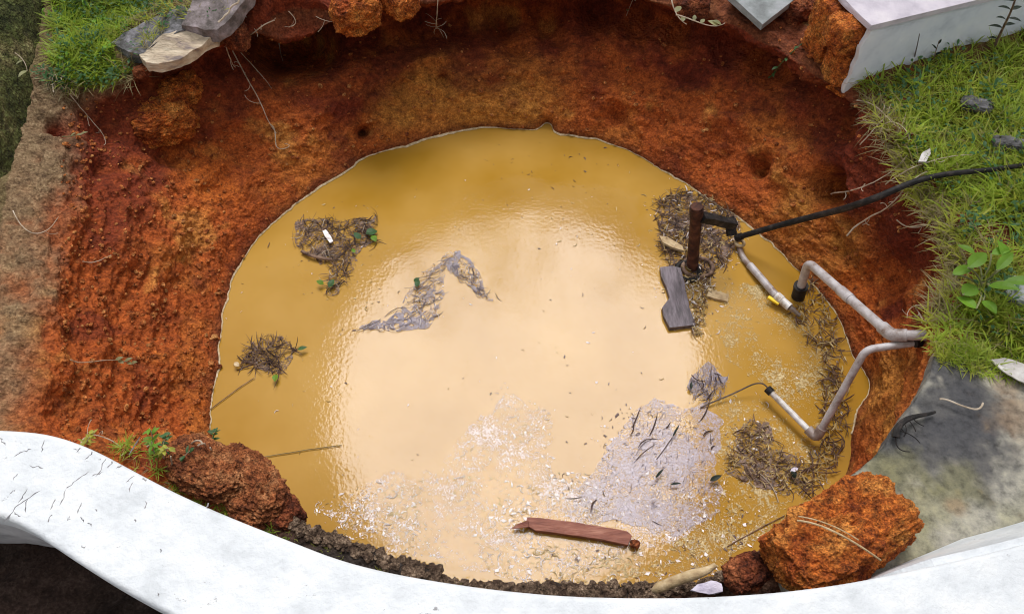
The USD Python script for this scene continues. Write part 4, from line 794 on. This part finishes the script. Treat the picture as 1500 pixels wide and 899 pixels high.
# litter: thousands of tiny flakes on the water
def instancer(path, protos, pos, quat, scale, idx, **kw):
    pi = UsdGeom.PointInstancer.Define(stage, path); rel = pi.CreatePrototypesRel()
    for k, (m_, mt_) in enumerate(protos):
        usdkit.mesh(stage, f'{path}/shape_{k:03d}', m_, mt_, smooth=False); rel.AddTarget(f'{path}/shape_{k:03d}')
    pi.CreatePositionsAttr(Vt.Vec3fArray.FromNumpy(np.asarray(pos, np.float32)))
    pi.CreateOrientationsAttr(Vt.QuathArray([Gf.Quath(float(q[0]), float(q[1]), float(q[2]), float(q[3])) for q in quat]))
    pi.CreateScalesAttr(Vt.Vec3fArray.FromNumpy(np.asarray(scale, np.float32))); pi.CreateProtoIndicesAttr(Vt.IntArray.FromNumpy(np.asarray(idx, np.int32)))
    tag(pi.GetPrim(), **kw)
def yawq(a, tx=0.0, ty=0.0):
    q = trimesh.transformations.quaternion_from_euler(tx, ty, a); return q
def flake(seed):
    r_ = np.random.default_rng(seed); th = np.sort(r_.uniform(0, 2 * np.pi, 7)); p = np.c_[np.cos(th) * r_.uniform(.6, 1.2, 7), np.sin(th) * r_.uniform(.25, .6, 7), r_.uniform(0, .15, 7)]
    return slab3(p, .10)
def curl(seed):
    r_ = np.random.default_rng(seed); t = np.linspace(-1, 1, 6); b = r_.uniform(-.8, .8)
    return tube(np.c_[t, b * t * t, .08 + .05 * t], [.05, .14, .16, .15, .12, .04], 4, False)
pr = [(flake(k), M['fleck_pale']) for k in range(3)] + [(curl(k + 9), M['fleck_pale']) for k in range(3)] + [(flake(k + 20), M['fleck_ochre']) for k in range(2)] + [(curl(k + 30), M['fleck_ochre']) for k in range(3)] + [(flake(k + 40), M['fleck_dark']) for k in range(2)] + [(curl(k + 50), M['fleck_dark']) for k in range(2)]
KP, KO, KD = [0, 1, 2, 3, 4, 5], [6, 7, 8, 9, 10], [11, 12, 13, 14]
LIT = [([(680, 640), (740, 560), (800, 600), (810, 680), (780, 760), (720, 760), (660, 700)], 420, KP * 3 + KO), ([(620, 700), (780, 690), (800, 860), (560, 800), (470, 750)], 900, KP * 3 + KO), ([(450, 740), (560, 700), (640, 720), (600, 800), (500, 790)], 350, KP * 2 + KO),
       ([(800, 690), (1000, 700), (1040, 760), (960, 800), (930, 770), (800, 750)], 900, KP * 5 + KD + KO), ([(880, 600), (1040, 590), (1060, 740), (880, 740)], 260, KP * 2 + KD * 2), ([(780, 800), (1000, 790), (1100, 780), (1040, 850), (800, 862)], 800, KP + KO * 3 + KD),
       ([(1040, 600), (1200, 640), (1220, 700), (1100, 800), (1020, 800)], 700, KO * 3 + KP + KD), ([(940, 270), (1100, 340), (1060, 470), (960, 430)], 300, KO * 2 + KD + KP), ([(1040, 430), (1240, 480), (1240, 620), (1060, 640), (1020, 520)], 260, KO * 4 + KP),
       ([(330, 300), (1000, 230), (1080, 600), (700, 800), (420, 700), (330, 560)], 200, KO + KD * 2 + KP), ([(700, 200), (900, 210), (900, 300), (740, 330)], 40, KD), ([(430, 300), (560, 300), (560, 460), (440, 430)], 60, KO + KD)]
pos, qs, sc, ix = [], [], [], []
for poly, n, ks in LIT:
    for u, v in inside(poly, int(n * 1.3) if n > 100 else n):
        if fbm(np.array([u, v, 0.]), .025, 3, 321) + R.normal(0, .09) < -.05 and n > 100: continue
        s = np.clip(R.lognormal(math.log(.0052), .45), .0025, .014); pos.append(at(u, v, .0015)); qs.append(yawq(R.uniform(0, 6.28), R.normal(0, .12), R.normal(0, .12))); sc.append([s, s, s]); ix.append(R.choice(ks))
instancer('/World/floating_litter', pr, pos, qs, sc, ix, label='tiny pale and brown leaf flakes scattered over the muddy water', kind='stuff')

# ------------------------------------------------------------------ grass, plants, roots
def tuft(seed, nb_, h, w, lean, curl_=.5):
    r_ = np.random.default_rng(seed); ms = []
    for _ in range(nb_):
        a = r_.uniform(0, 2 * np.pi); L = h * r_.uniform(.5, 1.25); ln = abs(r_.normal(lean, .3)); n = 5; t = np.linspace(0, 1, n)
        ph = ln + curl_ * t * r_.uniform(.4, 1.6); dx = np.concatenate([[0], np.cumsum(np.sin((ph[1:] + ph[:-1]) / 2) * L / (n - 1))]); dz = np.concatenate([[0], np.cumsum(np.cos((ph[1:] + ph[:-1]) / 2) * L / (n - 1))])
        d = np.array([math.cos(a), math.sin(a)]); e = np.array([-d[1], d[0]]); b = r_.uniform(-.025, .025, 2); ww = w * r_.uniform(.6, 1.3) * np.array([.7, 1, .9, .6, .06]) / 2
        l = np.c_[b + d * dx[:, None] + e * ww[:, None], dz]; rr = np.c_[b + d * dx[:, None] - e * ww[:, None], dz + .0005]
        v = np.stack([l, rr], 1).reshape(-1, 3); f = []
        for k in range(n - 1): f += [[2 * k, 2 * k + 1, 2 * k + 3], [2 * k, 2 * k + 3, 2 * k + 2]]
        ms.append((v, np.array(f)))
    return cat(ms)
def leafy(seed, n, L, W_, h):
    r_ = np.random.default_rng(seed); ms = []
    for _ in range(n):
        a = r_.uniform(0, 6.28); ms.append(place(leaf_shape(L * r_.uniform(.6, 1.3), W_ * r_.uniform(.7, 1.2), n=4), [r_.uniform(-.03, .03), r_.uniform(-.03, .03), h * r_.uniform(.2, 1)], rz=a, ry=r_.uniform(-.7, .4)))
    return cat(ms)
gp = [(tuft(k, 20, .085, .0052, .9), M['grass']) for k in range(4)] + [(tuft(k + 10, 18, .07, .0046, 1.0), M['grass_yellow']) for k in range(3)] + [(tuft(k + 20, 9, .085, .0028, 1.0, .8), M['straw']) for k in range(2)] + [(leafy(k + 30, 9, .024, .011, .05), M['leaf_cool']) for k in range(2)] + [(leafy(k + 40, 8, .022, .012, .04), M['leaf']) for k in range(2)]
RB = Polygon([(1262, 122), (1296, 168), (1322, 215), (1352, 262), (1385, 300), (1402, 330), (1425, 375), (1412, 440), (1382, 470), (1375, 500), (1405, 502), (1455, 530), (1500, 545), (1750, 640), (2100, 420), (2000, -60), (1500, 40), (1400, 72)])
LB = Polygon([(100, -120), (78, 20), (78, 90), (88, 128), (140, 138), (195, 112), (160, 72), (205, 30), (255, 5), (300, -10), (330, -120)])
TB = Polygon([(330, -130), (380, -30), (470, -6), (700, -40), (1060, -30), (1210, -30), (1180, -130)])
BL = Polygon([(150, 655), (190, 645), (250, 660), (300, 690), (380, 745), (400, 790), (330, 760), (240, 715), (180, 680)])
pos, qs, sc, ix = [], [], [], []
GI = {'g': [0, 1, 2, 3], 'y': [4, 5, 6], 's': [7, 8], 'c': [9, 10], 'l': [11, 12]}
up_mask = (N.reshape(-1, 3)[:, 2] > .35) & (ri.ravel() > sum(seg[:4]) - 8) & (ri.ravel() < sum(seg[:9]) + 8) & (Gq2[:, 1] > .3)
uid = np.nonzero(up_mask)[0]; utree = cKDTree(px2[uid])
def scatter(poly, n, kinds, dens, smin=.7, smax=1.35):
    for u, v in inside(list(poly.exterior.coords), n):
        d, k = utree.query([u, v]); 
        if d > 14: continue
        p = Gq2[uid[k]].copy(); q = at(u, v, p[2]); p[:2] = q[:2]
        dd = dens(u, v, p)
        if R.random() > dd: continue
        s = R.uniform(smin, smax); pos.append(p - [0, 0, .004]); qs.append(yawq(R.uniform(0, 6.28), R.normal(0, .2), R.normal(0, .2))); sc.append([s, s, s * R.uniform(.7, 1.2)]); ix.append(R.choice(GI[kinds[int(R.integers(len(kinds)))]]))
def edge(poly, w=45):
    def f(u, v, p):
        e = poly.exterior.distance(Point(u, v)); return np.clip(.22 + e / w, 0, 1) * np.clip(.75 + 2.2 * float(fbm(p, 4.0, 3, 331)), .15, 1)
    return f
scatter(RB, 10500, 'gggyyyycs', edge(RB, 60)); scatter(LB, 1900, 'gggggcclly', edge(LB, 20), .5, 1.05); scatter(TB, 900, 'ggcs', lambda *a: .8); scatter(BL, 110, 'gys', lambda *a: .45, .3, .6)
scatter(Polygon([(395, 745), (440, 775), (560, 832), (700, 865), (690, 872), (540, 838), (430, 790)]), 40, 'y', lambda *a: .4, .2, .35)
# moss-green fringe where the soil meets the parapet
scatter(Polygon([(1255, 120), (1300, 160), (1345, 240), (1400, 320), (1420, 380), (1395, 470), (1360, 478), (1390, 380), (1330, 270), (1285, 190)]), 700, 'sssy', lambda *a: .55, .6, 1.3)
scatter(Polygon([(55, 110), (90, 140), (190, 118), (200, 100), (140, 120), (88, 112)]), 160, 'ssc', lambda *a: .6, .6, 1.2)
scatter(Polygon([(330, 742), (420, 788), (410, 798), (320, 755)]), 60, 'yl', lambda *a: .9, .2, .35)
for u, v in inside([(150, 66), (200, 82), (250, 40), (330, 20), (372, -30), (300, -40), (220, 10)], 230):
    z = np.interp(u, [160, 240, 320, 370], [.69, .73, .765, .82]); w_ = 1.0 if (v < 40 - (u - 160) * .18) else .25
    if R.random() < w_: s_ = R.uniform(.5, 1.1); pos.append(at(u, v, z)); qs.append(yawq(R.uniform(0, 6.28), R.normal(0, .3), R.normal(0, .3))); sc.append([s_] * 3); ix.append(R.choice(GI['s'] + GI['s'] + GI['y'] + GI['c']))
for u, v in inside([(1368, 500), (1372, 530), (1395, 535), (1440, 548), (1500, 562), (1520, 545), (1450, 520), (1395, 494)], 200):
    if R.random() < .8 - (v - 500) / 90: s_ = R.uniform(.35, .8); pos.append(at(u, v, apz)); qs.append(yawq(R.uniform(0, 6.28), R.normal(0, .3), R.normal(0, .3))); sc.append([s_] * 3); ix.append(R.choice(GI['y'] + GI['g'] + GI['s']))
instancer('/World/grass', gp, pos, qs, sc, ix, label='bright green grass and small weeds on the banks round the hole', kind='stuff')

def sprig(name, label, cat_, stem, r, leaves, lmat, smat='twig', group=None):
    """A stem (points in space) with leaves (fraction along it, side angle, length, width)."""
    b = np.array(stem[0], float); t = thing(name, label, cat_, b, group); S = smooth_line(stem, 24)
    obj('stem', off(tube(S, np.linspace(r, r * .5, 24), 6), b), M[smat], t)
    for (k, a, L, W_) in leaves:
        c = S[min(23, int(k * 23))]; obj('leaf', off(place(leaf_shape(L, W_), c, rz=a, ry=R.uniform(-.35, .1)), b), M[lmat], t)
    return t
def soil_line(pts, lift=.012): return [on_soil(u, v, lift if len(p_) == 2 else p_[2]) for p_ in pts for (u, v) in [p_[:2]]]
# broad leaves at the right edge of the hole
lp = thing('leafy_plant', 'plant with broad bright green leaves at the right rim of the hole', 'plant', on_soil(1440, 420))
b = on_soil(1440, 420)
for (u, v, dz, L, W_, a, mt_) in [(1395, 402, .10, .10, .045, .25, 'leaf'), (1418, 392, .14, .11, .06, .35, 'leaf'), (1410, 432, .08, .09, .065, .9, 'leaf'), (1448, 418, .10, .10, .05, -.3, 'leaf'), (1430, 452, .07, .08, .05, 2.2, 'leaf'), (1460, 395, .12, .10, .045, .5, 'leaf'),
                                  (1470, 412, .12, .13, .05, -.25, 'leaf'), (1452, 372, .09, .08, .04, 1.0, 'leaf'), (1440, 440, .06, .07, .05, -1.2, 'leaf'), (1476, 384, .08, .09, .05, 2.4, 'leaf'), (1428, 372, .07, .07, .035, 2.7, 'leaf')]:
    z = b[2] + dz; c = at(u, v, z)
    obj('leaf', off(place(leaf_shape(L * .9, W_ * .8, n=8), c, rz=a + R.normal(0, .3), ry=R.normal(-.15, .25)), b), M[mt_], lp)
    obj('stalk', off(tube(smooth_line([b + [R.uniform(-.03, .03), R.uniform(-.03, .03), 0], (b + c) / 2 + [0, 0, .02], c], 8), .003, 5), b), M['leaf_pale'], lp)
stm = [at(1452, 82, .64), at(1466, 48, .80), at(1482, 14, .98), at(1492, -20, 1.12)]
sprig('sapling', 'thin dark sapling standing before the grey wall at the top right corner', 'sapling', stm, .006, [(.25, 3.3, .05, .016), (.4, 3.0, .06, .02), (.45, .2, .05, .02), (.55, 3.3, .06, .02), (.6, -.7, .05, .02), (.7, 3.1, .06, .02), (.72, .4, .05, .02), (.85, 2.9, .05, .02)], 'leaf_dark')
sprig('weed_stalk', 'thin dark weed stalk leaning on the middle of the grey wall', 'weed', [at(1366, 100, .62), at(1370, 78, .72), at(1376, 60, .80)], .003, [(.3, 2.6, .03, .01), (.5, .4, .035, .012), (.7, 2.2, .03, .01), (.9, .9, .03, .01)], 'leaf_dark')
sprig('weed_stalk', 'bent dark stalk before the left part of the grey wall', 'weed', [at(1336, 98, .62), at(1341, 78, .72), at(1347, 50, .86)], .0032, [], 'leaf_dark', 'twig_dark')
# creeper hanging over the far rim and other little plants on the wall
cr = [at(982, -12, .74), at(987, 12, .70), at(996, 28, .67), at(1006, 36, .65)]
sprig('creeper', 'pale creeper with yellowish leaves hanging over the far rim left of the slate', 'creeper', cr, .0035, [(.6, 1.0, .05, .028), (.9, 1.4, .04, .022)], 'leaf_pale', 'twig_pale')
cr = [at(990, 22, .70), at(1015, 30, .69), at(1040, 38, .67), at(1062, 34, .66)]
sprig('creeper', 'sideways creeper shoot with a pale leaf just left of the slate', 'creeper', cr, .003, [(.35, 1.4, .03, .018), (.5, .9, .03, .02), (.85, 2.6, .05, .03), (.95, 2.9, .045, .026)], 'leaf_pale', 'twig_pale')
sprig('seedling', 'pale seedling at the top edge right of the dark slate hollow', 'seedling', soil_line([(934, -2), (930, 10), (926, 22)], .03), .003, [(.3, 1.8, .03, .02), (.6, 4.0, .03, .018), (.95, 4.2, .03, .018)], 'leaf_pale', 'twig_pale')
sprig('seedling', 'green seedling hanging from the soil below the broken wall', 'seedling', soil_line([(1180, 60), (1165, 72), (1150, 86), (1142, 96)], .02), .0028, [(.2, 3.9, .035, .014), (.35, 4.4, .04, .014), (.5, 3.7, .04, .014), (.65, 4.5, .035, .012), (.8, 3.9, .03, .01), (.95, 4.1, .03, .01)], 'leaf_cool', 'leaf_cool')
sprig('seedling', 'seedling with a pale stem lying on the left soil wall', 'seedling', soil_line([(100, 527), (135, 530), (165, 528), (195, 533)], .012), .0022, [(.75, .4, .03, .014), (.82, -.5, .028, .014), (.88, .5, .03, .014), (.93, -.6, .028, .014), (.99, 0, .03, .014)], 'leaf_pale', 'twig_pale')
sprig('seedling', 'tiny seedling on the soil at the upper left under the grass patch', 'seedling', soil_line([(90, 202), (104, 200), (116, 196)], .012), .002, [(.4, .6, .025, .01), (.7, .2, .025, .012), (.98, .4, .03, .012)], 'leaf_pale', 'leaf_pale')
sprig('seedling', 'pale leaved seedling against the mossy wall at the left', 'seedling', [at(22, 78, .80), at(36, 92, .78), at(40, 105, .76)], .002, [(.5, 4.2, .035, .012), (.98, 4.4, .05, .02)], 'leaf_pale', 'twig_pale')
for (u, v, dx, dy, lab, mt_) in [(215, 655, 4, -28, 'small grassy weed at the left foot of the weeds by the parapet', 'leaf'), (232, 668, -10, -22, 'bushy yellowish weed touching the parapet edge', 'leaf'), (243, 672, 5, -16, 'low bright weed pressed to the parapet edge', 'grass_yellow'), (258, 668, -8, -34, 'tallest weed of the clump beside the brown clod', 'leaf_cool'), (275, 690, 3, -30, 'blue green weed leaning over the brown clod', 'leaf_cool'), (308, 655, 6, -22, 'round leaved weed at the water end of the weed clump', 'leaf_cool'), (130, 650, 8, -18, 'thin yellowish weed at the bottom of the left soil wall', 'grass_yellow')]:
    c = on_soil(u, v, .004); e = at(u + dx, v + dy, c[2] + .10)
    sprig('weed', lab, 'weed', [c, (c + e) / 2 + [R.normal(0, .012), R.normal(0, .012), .015], e], .0025, [(k, R.uniform(0, 6.28), R.uniform(.014, .032), R.uniform(.006, .014)) for k in np.linspace(.3, 1, 13)], mt_, 'twig_pale')
for (pts, lab) in [([(272, 690), (276, 655), (288, 645), (296, 650)], 'dry arched stalk left in the weed clump by the parapet'), ([(304, 690), (302, 660), (300, 650), (290, 652)], 'dry hooked stalk in the weed clump'), ([(312, 692), (312, 670), (308, 655)], 'upright dry stalk at the right of the weed clump'), ([(254, 700), (252, 680), (250, 668)], 'short dry stalk at the foot of the weed clump')]:
    c = on_soil(*pts[0]); S = smooth_line([at(u, v, c[2] + .05 * k) for k, (u, v) in enumerate(pts)], 14); obj('dry_stalk', tube(S, .0026, 5), M['twig_pale'], label=lab, cat='stalk')
# roots and twigs on the walls and banks
def root(pts, lab, r=.003, mt_='twig_pale', lift=.02, name='root', cat_='root', branch=0):
    S = smooth_line(soil_line(pts, lift), 26); b = S[0]; t = thing(name, lab, cat_, b)
    S = S + .008 * np.c_[fbm(S, 20, 3, 341), fbm(S, 20, 3, 342), fbm(S, 20, 3, 343)]
    t = obj('stem', off(tube(S, np.linspace(r, r * .5, 26), 6), b), M[mt_], t)
    for _ in range(branch):
        k = int(R.integers(6, 24)); e = S[k] + R.normal(0, .03, 3) + [0, 0, -.015]; obj('rootlet', off(tube(smooth_line([S[k], (S[k] + e) / 2 + R.normal(0, .006, 3), e], 8), r * .45, 4), b), M[mt_], t)
root([(322, 42), (345, 75), (366, 118), (385, 155), (398, 180), (408, 195)], 'long pale root hanging from the purple plank down the soil wall', .0035, branch=5)
root([(398, 180), (404, 198), (410, 218), (418, 216), (416, 208)], 'curled root tip at the end of the long hanging root', .003, lift=.022)
root([(326, 45), (332, 70), (340, 100)], 'short root hanging straight under the purple plank', .003, branch=2)
root([(330, 40), (352, 70), (378, 100), (400, 128)], 'thin root fanning right from the purple plank', .0022, branch=3)
root([(330, 38), (355, 34), (380, 48), (400, 72), (408, 86)], 'branching pale root over the dark hollow', .0028, branch=7, lift=.05)
root([(325, 30), (345, 20), (368, 30), (372, 44)], 'short curled root at the end of the purple plank', .0025, branch=3, lift=.05)
root([(505, 0), (480, 14), (462, 10)], 'pale rootlets left of the orange stone at the top', .0022, branch=6, lift=.06)
root([(640, -4), (636, 14), (642, 24)], 'pale rootlets right of the smaller orange stone', .0025, branch=8, lift=.05)
root([(420, 12), (430, 32), (425, 40)], 'thin pale rootlet in the dark hollow at the top', .002, branch=2, lift=.04)
root([(1228, 284), (1262, 275), (1296, 262), (1325, 240), (1330, 228)], 'pale curved twig above the black hose on the right bank', .0034, branch=3, lift=.035, name='twig', cat_='twig')
root([(1245, 345), (1285, 315), (1320, 292), (1348, 270), (1360, 255)], 'pale forked twig below the black hose on the right bank', .0038, branch=4, lift=.04, name='twig', cat_='twig')
root([(1318, 324), (1345, 330), (1372, 330), (1395, 336)], 'thin pale twig lying on the red soil of the right bank', .0026, branch=3, name='twig', cat_='twig')
root([(1255, 150), (1278, 158), (1300, 175), (1318, 190)], 'dry twig at the edge below the grey wall', .0028, branch=6, name='twig', cat_='twig')
root([(1262, 210), (1285, 185), (1310, 165), (1330, 160)], 'dry twig crossing the soil at the edge of the grass', .0026, branch=6, name='twig', cat_='twig')
root([(1290, 200), (1300, 180), (1322, 190), (1334, 214)], 'hooked dry twig at the edge of the grass', .0024, branch=5, name='twig', cat_='twig')
root([(1310, 268), (1345, 250), (1380, 240), (1420, 236)], 'dry stalk lying on the grass along the black hose', .0028, branch=4, lift=.05, name='twig', cat_='twig')
root([(1362, 478), (1350, 455), (1358, 450), (1374, 462)], 'looped dry root above the end of the grey pipes', .0028, branch=4, lift=.03, name='twig', cat_='twig')
root([(95, 125), (120, 160), (145, 190), (148, 215)], 'thin root hanging from the left grass patch', .002, branch=3)
root([(80, 138), (86, 115), (110, 122), (125, 130)], 'dry root tangle under the left grass patch', .0026, branch=8)
root([(20, 308), (55, 345), (85, 320)], 'dry straw on the grey soil at the left', .002, branch=1, name='twig', cat_='twig')
root([(112, 383), (140, 384), (160, 382)], 'tiny pale straw on the left soil wall', .0018, name='twig', cat_='twig')
root([(120, 660), (140, 645), (165, 655), (180, 668)], 'dry twig at the corner of soil and parapet on the left', .0026, branch=6, name='twig', cat_='twig')
root([(520, 338), (545, 330), (552, 318)], 'dark curved stem on the twig mat', .002, 'twig_dark', name='twig', cat_='twig') if False else None
S = [at(1168, 762, .80), at(1215, 775, .835), at(1256, 797, .835), at(1290, 820, .80)]
sw = thing('dry_straw', 'dry straw lying across the big orange block', 'straw', S[0])
obj('blade', off(tube(smooth_line(S, 16), .0026, 5), S[0]), M['palewood'], sw); obj('blade', off(tube(smooth_line([s + np.array([.004, .010, .004]) for s in S[:3]], 16), .0016, 5), S[0]), M['palewood'], sw)
# black twist and pale twig on the apron
b = at(1315, 630, .66); t = thing('black_rag', 'black frayed strip lying on the stained apron', 'rag', b)
bs = smooth_line([at(1312, 640, .66), at(1318, 622, .67), at(1340, 610, .665), at(1370, 603, .655)], 20)
obj('strip', off(tube(bs, np.linspace(.012, .004, 20), 7), b), M['black'], t)
for k in range(6):
    e = bs[0 + 2 * k] + np.array([R.uniform(-.01, .06), R.uniform(-.07, -.02), -.005]); obj('thread', off(tube(smooth_line([bs[2 * k], (bs[2 * k] + e) / 2 + R.normal(0, .006, 3), e], 8), .0018, 4), b), M['black'], t)
ts = smooth_line([at(1376, 584, .655), at(1405, 592, .66), at(1432, 599, .66), at(1440, 590, .66)], 18)
obj('twig', tube(ts + .004 * np.c_[fbm(ts, 30, 2, 1), fbm(ts, 30, 2, 2), 0 * ts[:, 0]], .003, 6), M['twig_pale'], label='pale twig lying on the dark stain of the apron', cat='twig')
# plants in the dark gap below the parapet
for (u, v, z, lab, mt_) in [(130, 838, .34, 'pale stalked weed in the dark gap below the parapet', 'leaf_cool'), (165, 862, .30, 'green weed at the parapet edge in the dark gap', 'leaf_cool'), (100, 872, .28, 'weed in the middle of the dark gap', 'leaf_cool'), (70, 890, .25, 'low weed at the bottom edge of the dark gap', 'leaf'), (118, 880, .27, 'leafy weed beside the middle one in the dark gap', 'leaf')]:
    e = at(u, v, z); c = e + np.array([R.normal(0, .03), R.normal(0, .02), -.24])
    sprig('gap_weed', lab, 'weed', [c, (c + e) / 2 + R.normal(0, .012, 3), e], .003, [(k, R.uniform(0, 6.28), R.uniform(.03, .06), R.uniform(.015, .03)) for k in np.linspace(.3, 1, 10)], mt_, 'twig_pale')

# ------------------------------------------------------------------ trees that stand round the place (seen mirrored in the water)
def crown_mesh(seed, rx_, rz_, n):
    r_ = np.random.default_rng(seed); cl = r_.normal(0, 1, (46, 3)); cl = cl / np.linalg.norm(cl, axis=1, keepdims=True) * r_.uniform(.35, 1, (46, 1)) ** .6
    c = cl[r_.integers(0, 46, n)] * [rx_, rx_, rz_] + r_.normal(0, .16 * rx_, (n, 3)); a = r_.normal(0, 1, (n, 3)); a /= np.linalg.norm(a, axis=1, keepdims=True)
    b = np.cross(a, r_.normal(0, 1, (n, 3))); b /= np.linalg.norm(b, axis=1, keepdims=True); L = r_.uniform(.12, .24, (n, 1))
    v = np.stack([c, c + a * L * .5 + b * L * .25, c + a * L, c + a * L * .5 - b * L * .25], 1).reshape(-1, 3); k = np.arange(n)[:, None] * 4
    return v, np.vstack([k + [0, 1, 2], k + [0, 2, 3]])
def tree(x, y, h, rx_, rz_, seed, label, n=9000, lean=(0, 0)):
    z0 = .6; t = thing('tree', label, 'tree', (x, y, z0)); topc = np.array([lean[0], lean[1], h - rz_])
    tr_ = smooth_line([(0, 0, -.3), (lean[0] * .15, lean[1] * .15, (h - rz_) * .4), topc * [.8, .8, .9], topc + [0, 0, rz_ * .4]], 24)
    ms = [tube(tr_, np.linspace(.20, .05, 24), 9)]; r_ = np.random.default_rng(seed)
    for _ in range(7):
        e = topc + r_.normal(0, .5, 3) * [rx_, rx_, rz_]; s = tr_[int(r_.integers(12, 20))]; ms.append(tube(smooth_line([s, (s + e) / 2 + [0, 0, .2], e], 10), np.linspace(.07, .015, 10), 6))
    obj('trunk', cat(ms), M['bark'], t, smooth=True)
    v, f = crown_mesh(seed, rx_, rz_, n); obj('crown', (v + topc, f), M['crown'], t)
tree(-6.5, 8.5, 8.5, 3.4, 3.0, 401, 'broad tree far behind the left end of the far rim')
tree(-1.5, 11.5, 9.5, 3.6, 3.4, 402, 'tall tree far behind the middle of the far rim')
tree(4.0, 11.0, 9.0, 3.4, 3.2, 403, 'tall tree far behind the broken wall')
tree(9.0, 7.5, 8.5, 3.4, 3.0, 404, 'tree far behind the right grass bank')
tree(-8.5, 3.0, 8.0, 3.2, 3.0, 405, 'tree far left beyond the mossy wall')
tree(5.6, 4.4, 7.0, 2.2, 1.9, 406, 'tree leaning over the right bank near the leafy plant', 15000, (-.75, .1))
tree(9.0, 1.0, 8.0, 3.0, 2.8, 407, 'tree far right beyond the apron')

# an unseen building added to shut sky light off the far wall
hs = thing('added_house', 'added unseen building behind the viewer, blocking sky light from the well', 'added_house', (0, -1.6, 1.3))
obj('wall', off(slab(np.array([(-7, -5), (7, -5), (7, -1.6), (-7, -1.6)]), 1.3, 5.2), (0, -1.6, 1.3)), M['concrete_grey'], hs)
obj('roof', off(slab(np.array([(-7.4, -5.4), (7.4, -5.4), (7.4, -0.9), (-7.4, -0.9)]), 5.2, 5.35), (0, -1.6, 1.3)), M['concrete_grey'], hs)
obj('door', off(slab(np.array([(-0.5, -1.62), (0.5, -1.62), (0.5, -1.57), (-0.5, -1.57)]), 1.3, 3.35), (0, -1.6, 1.3)), M['redwood'], hs)
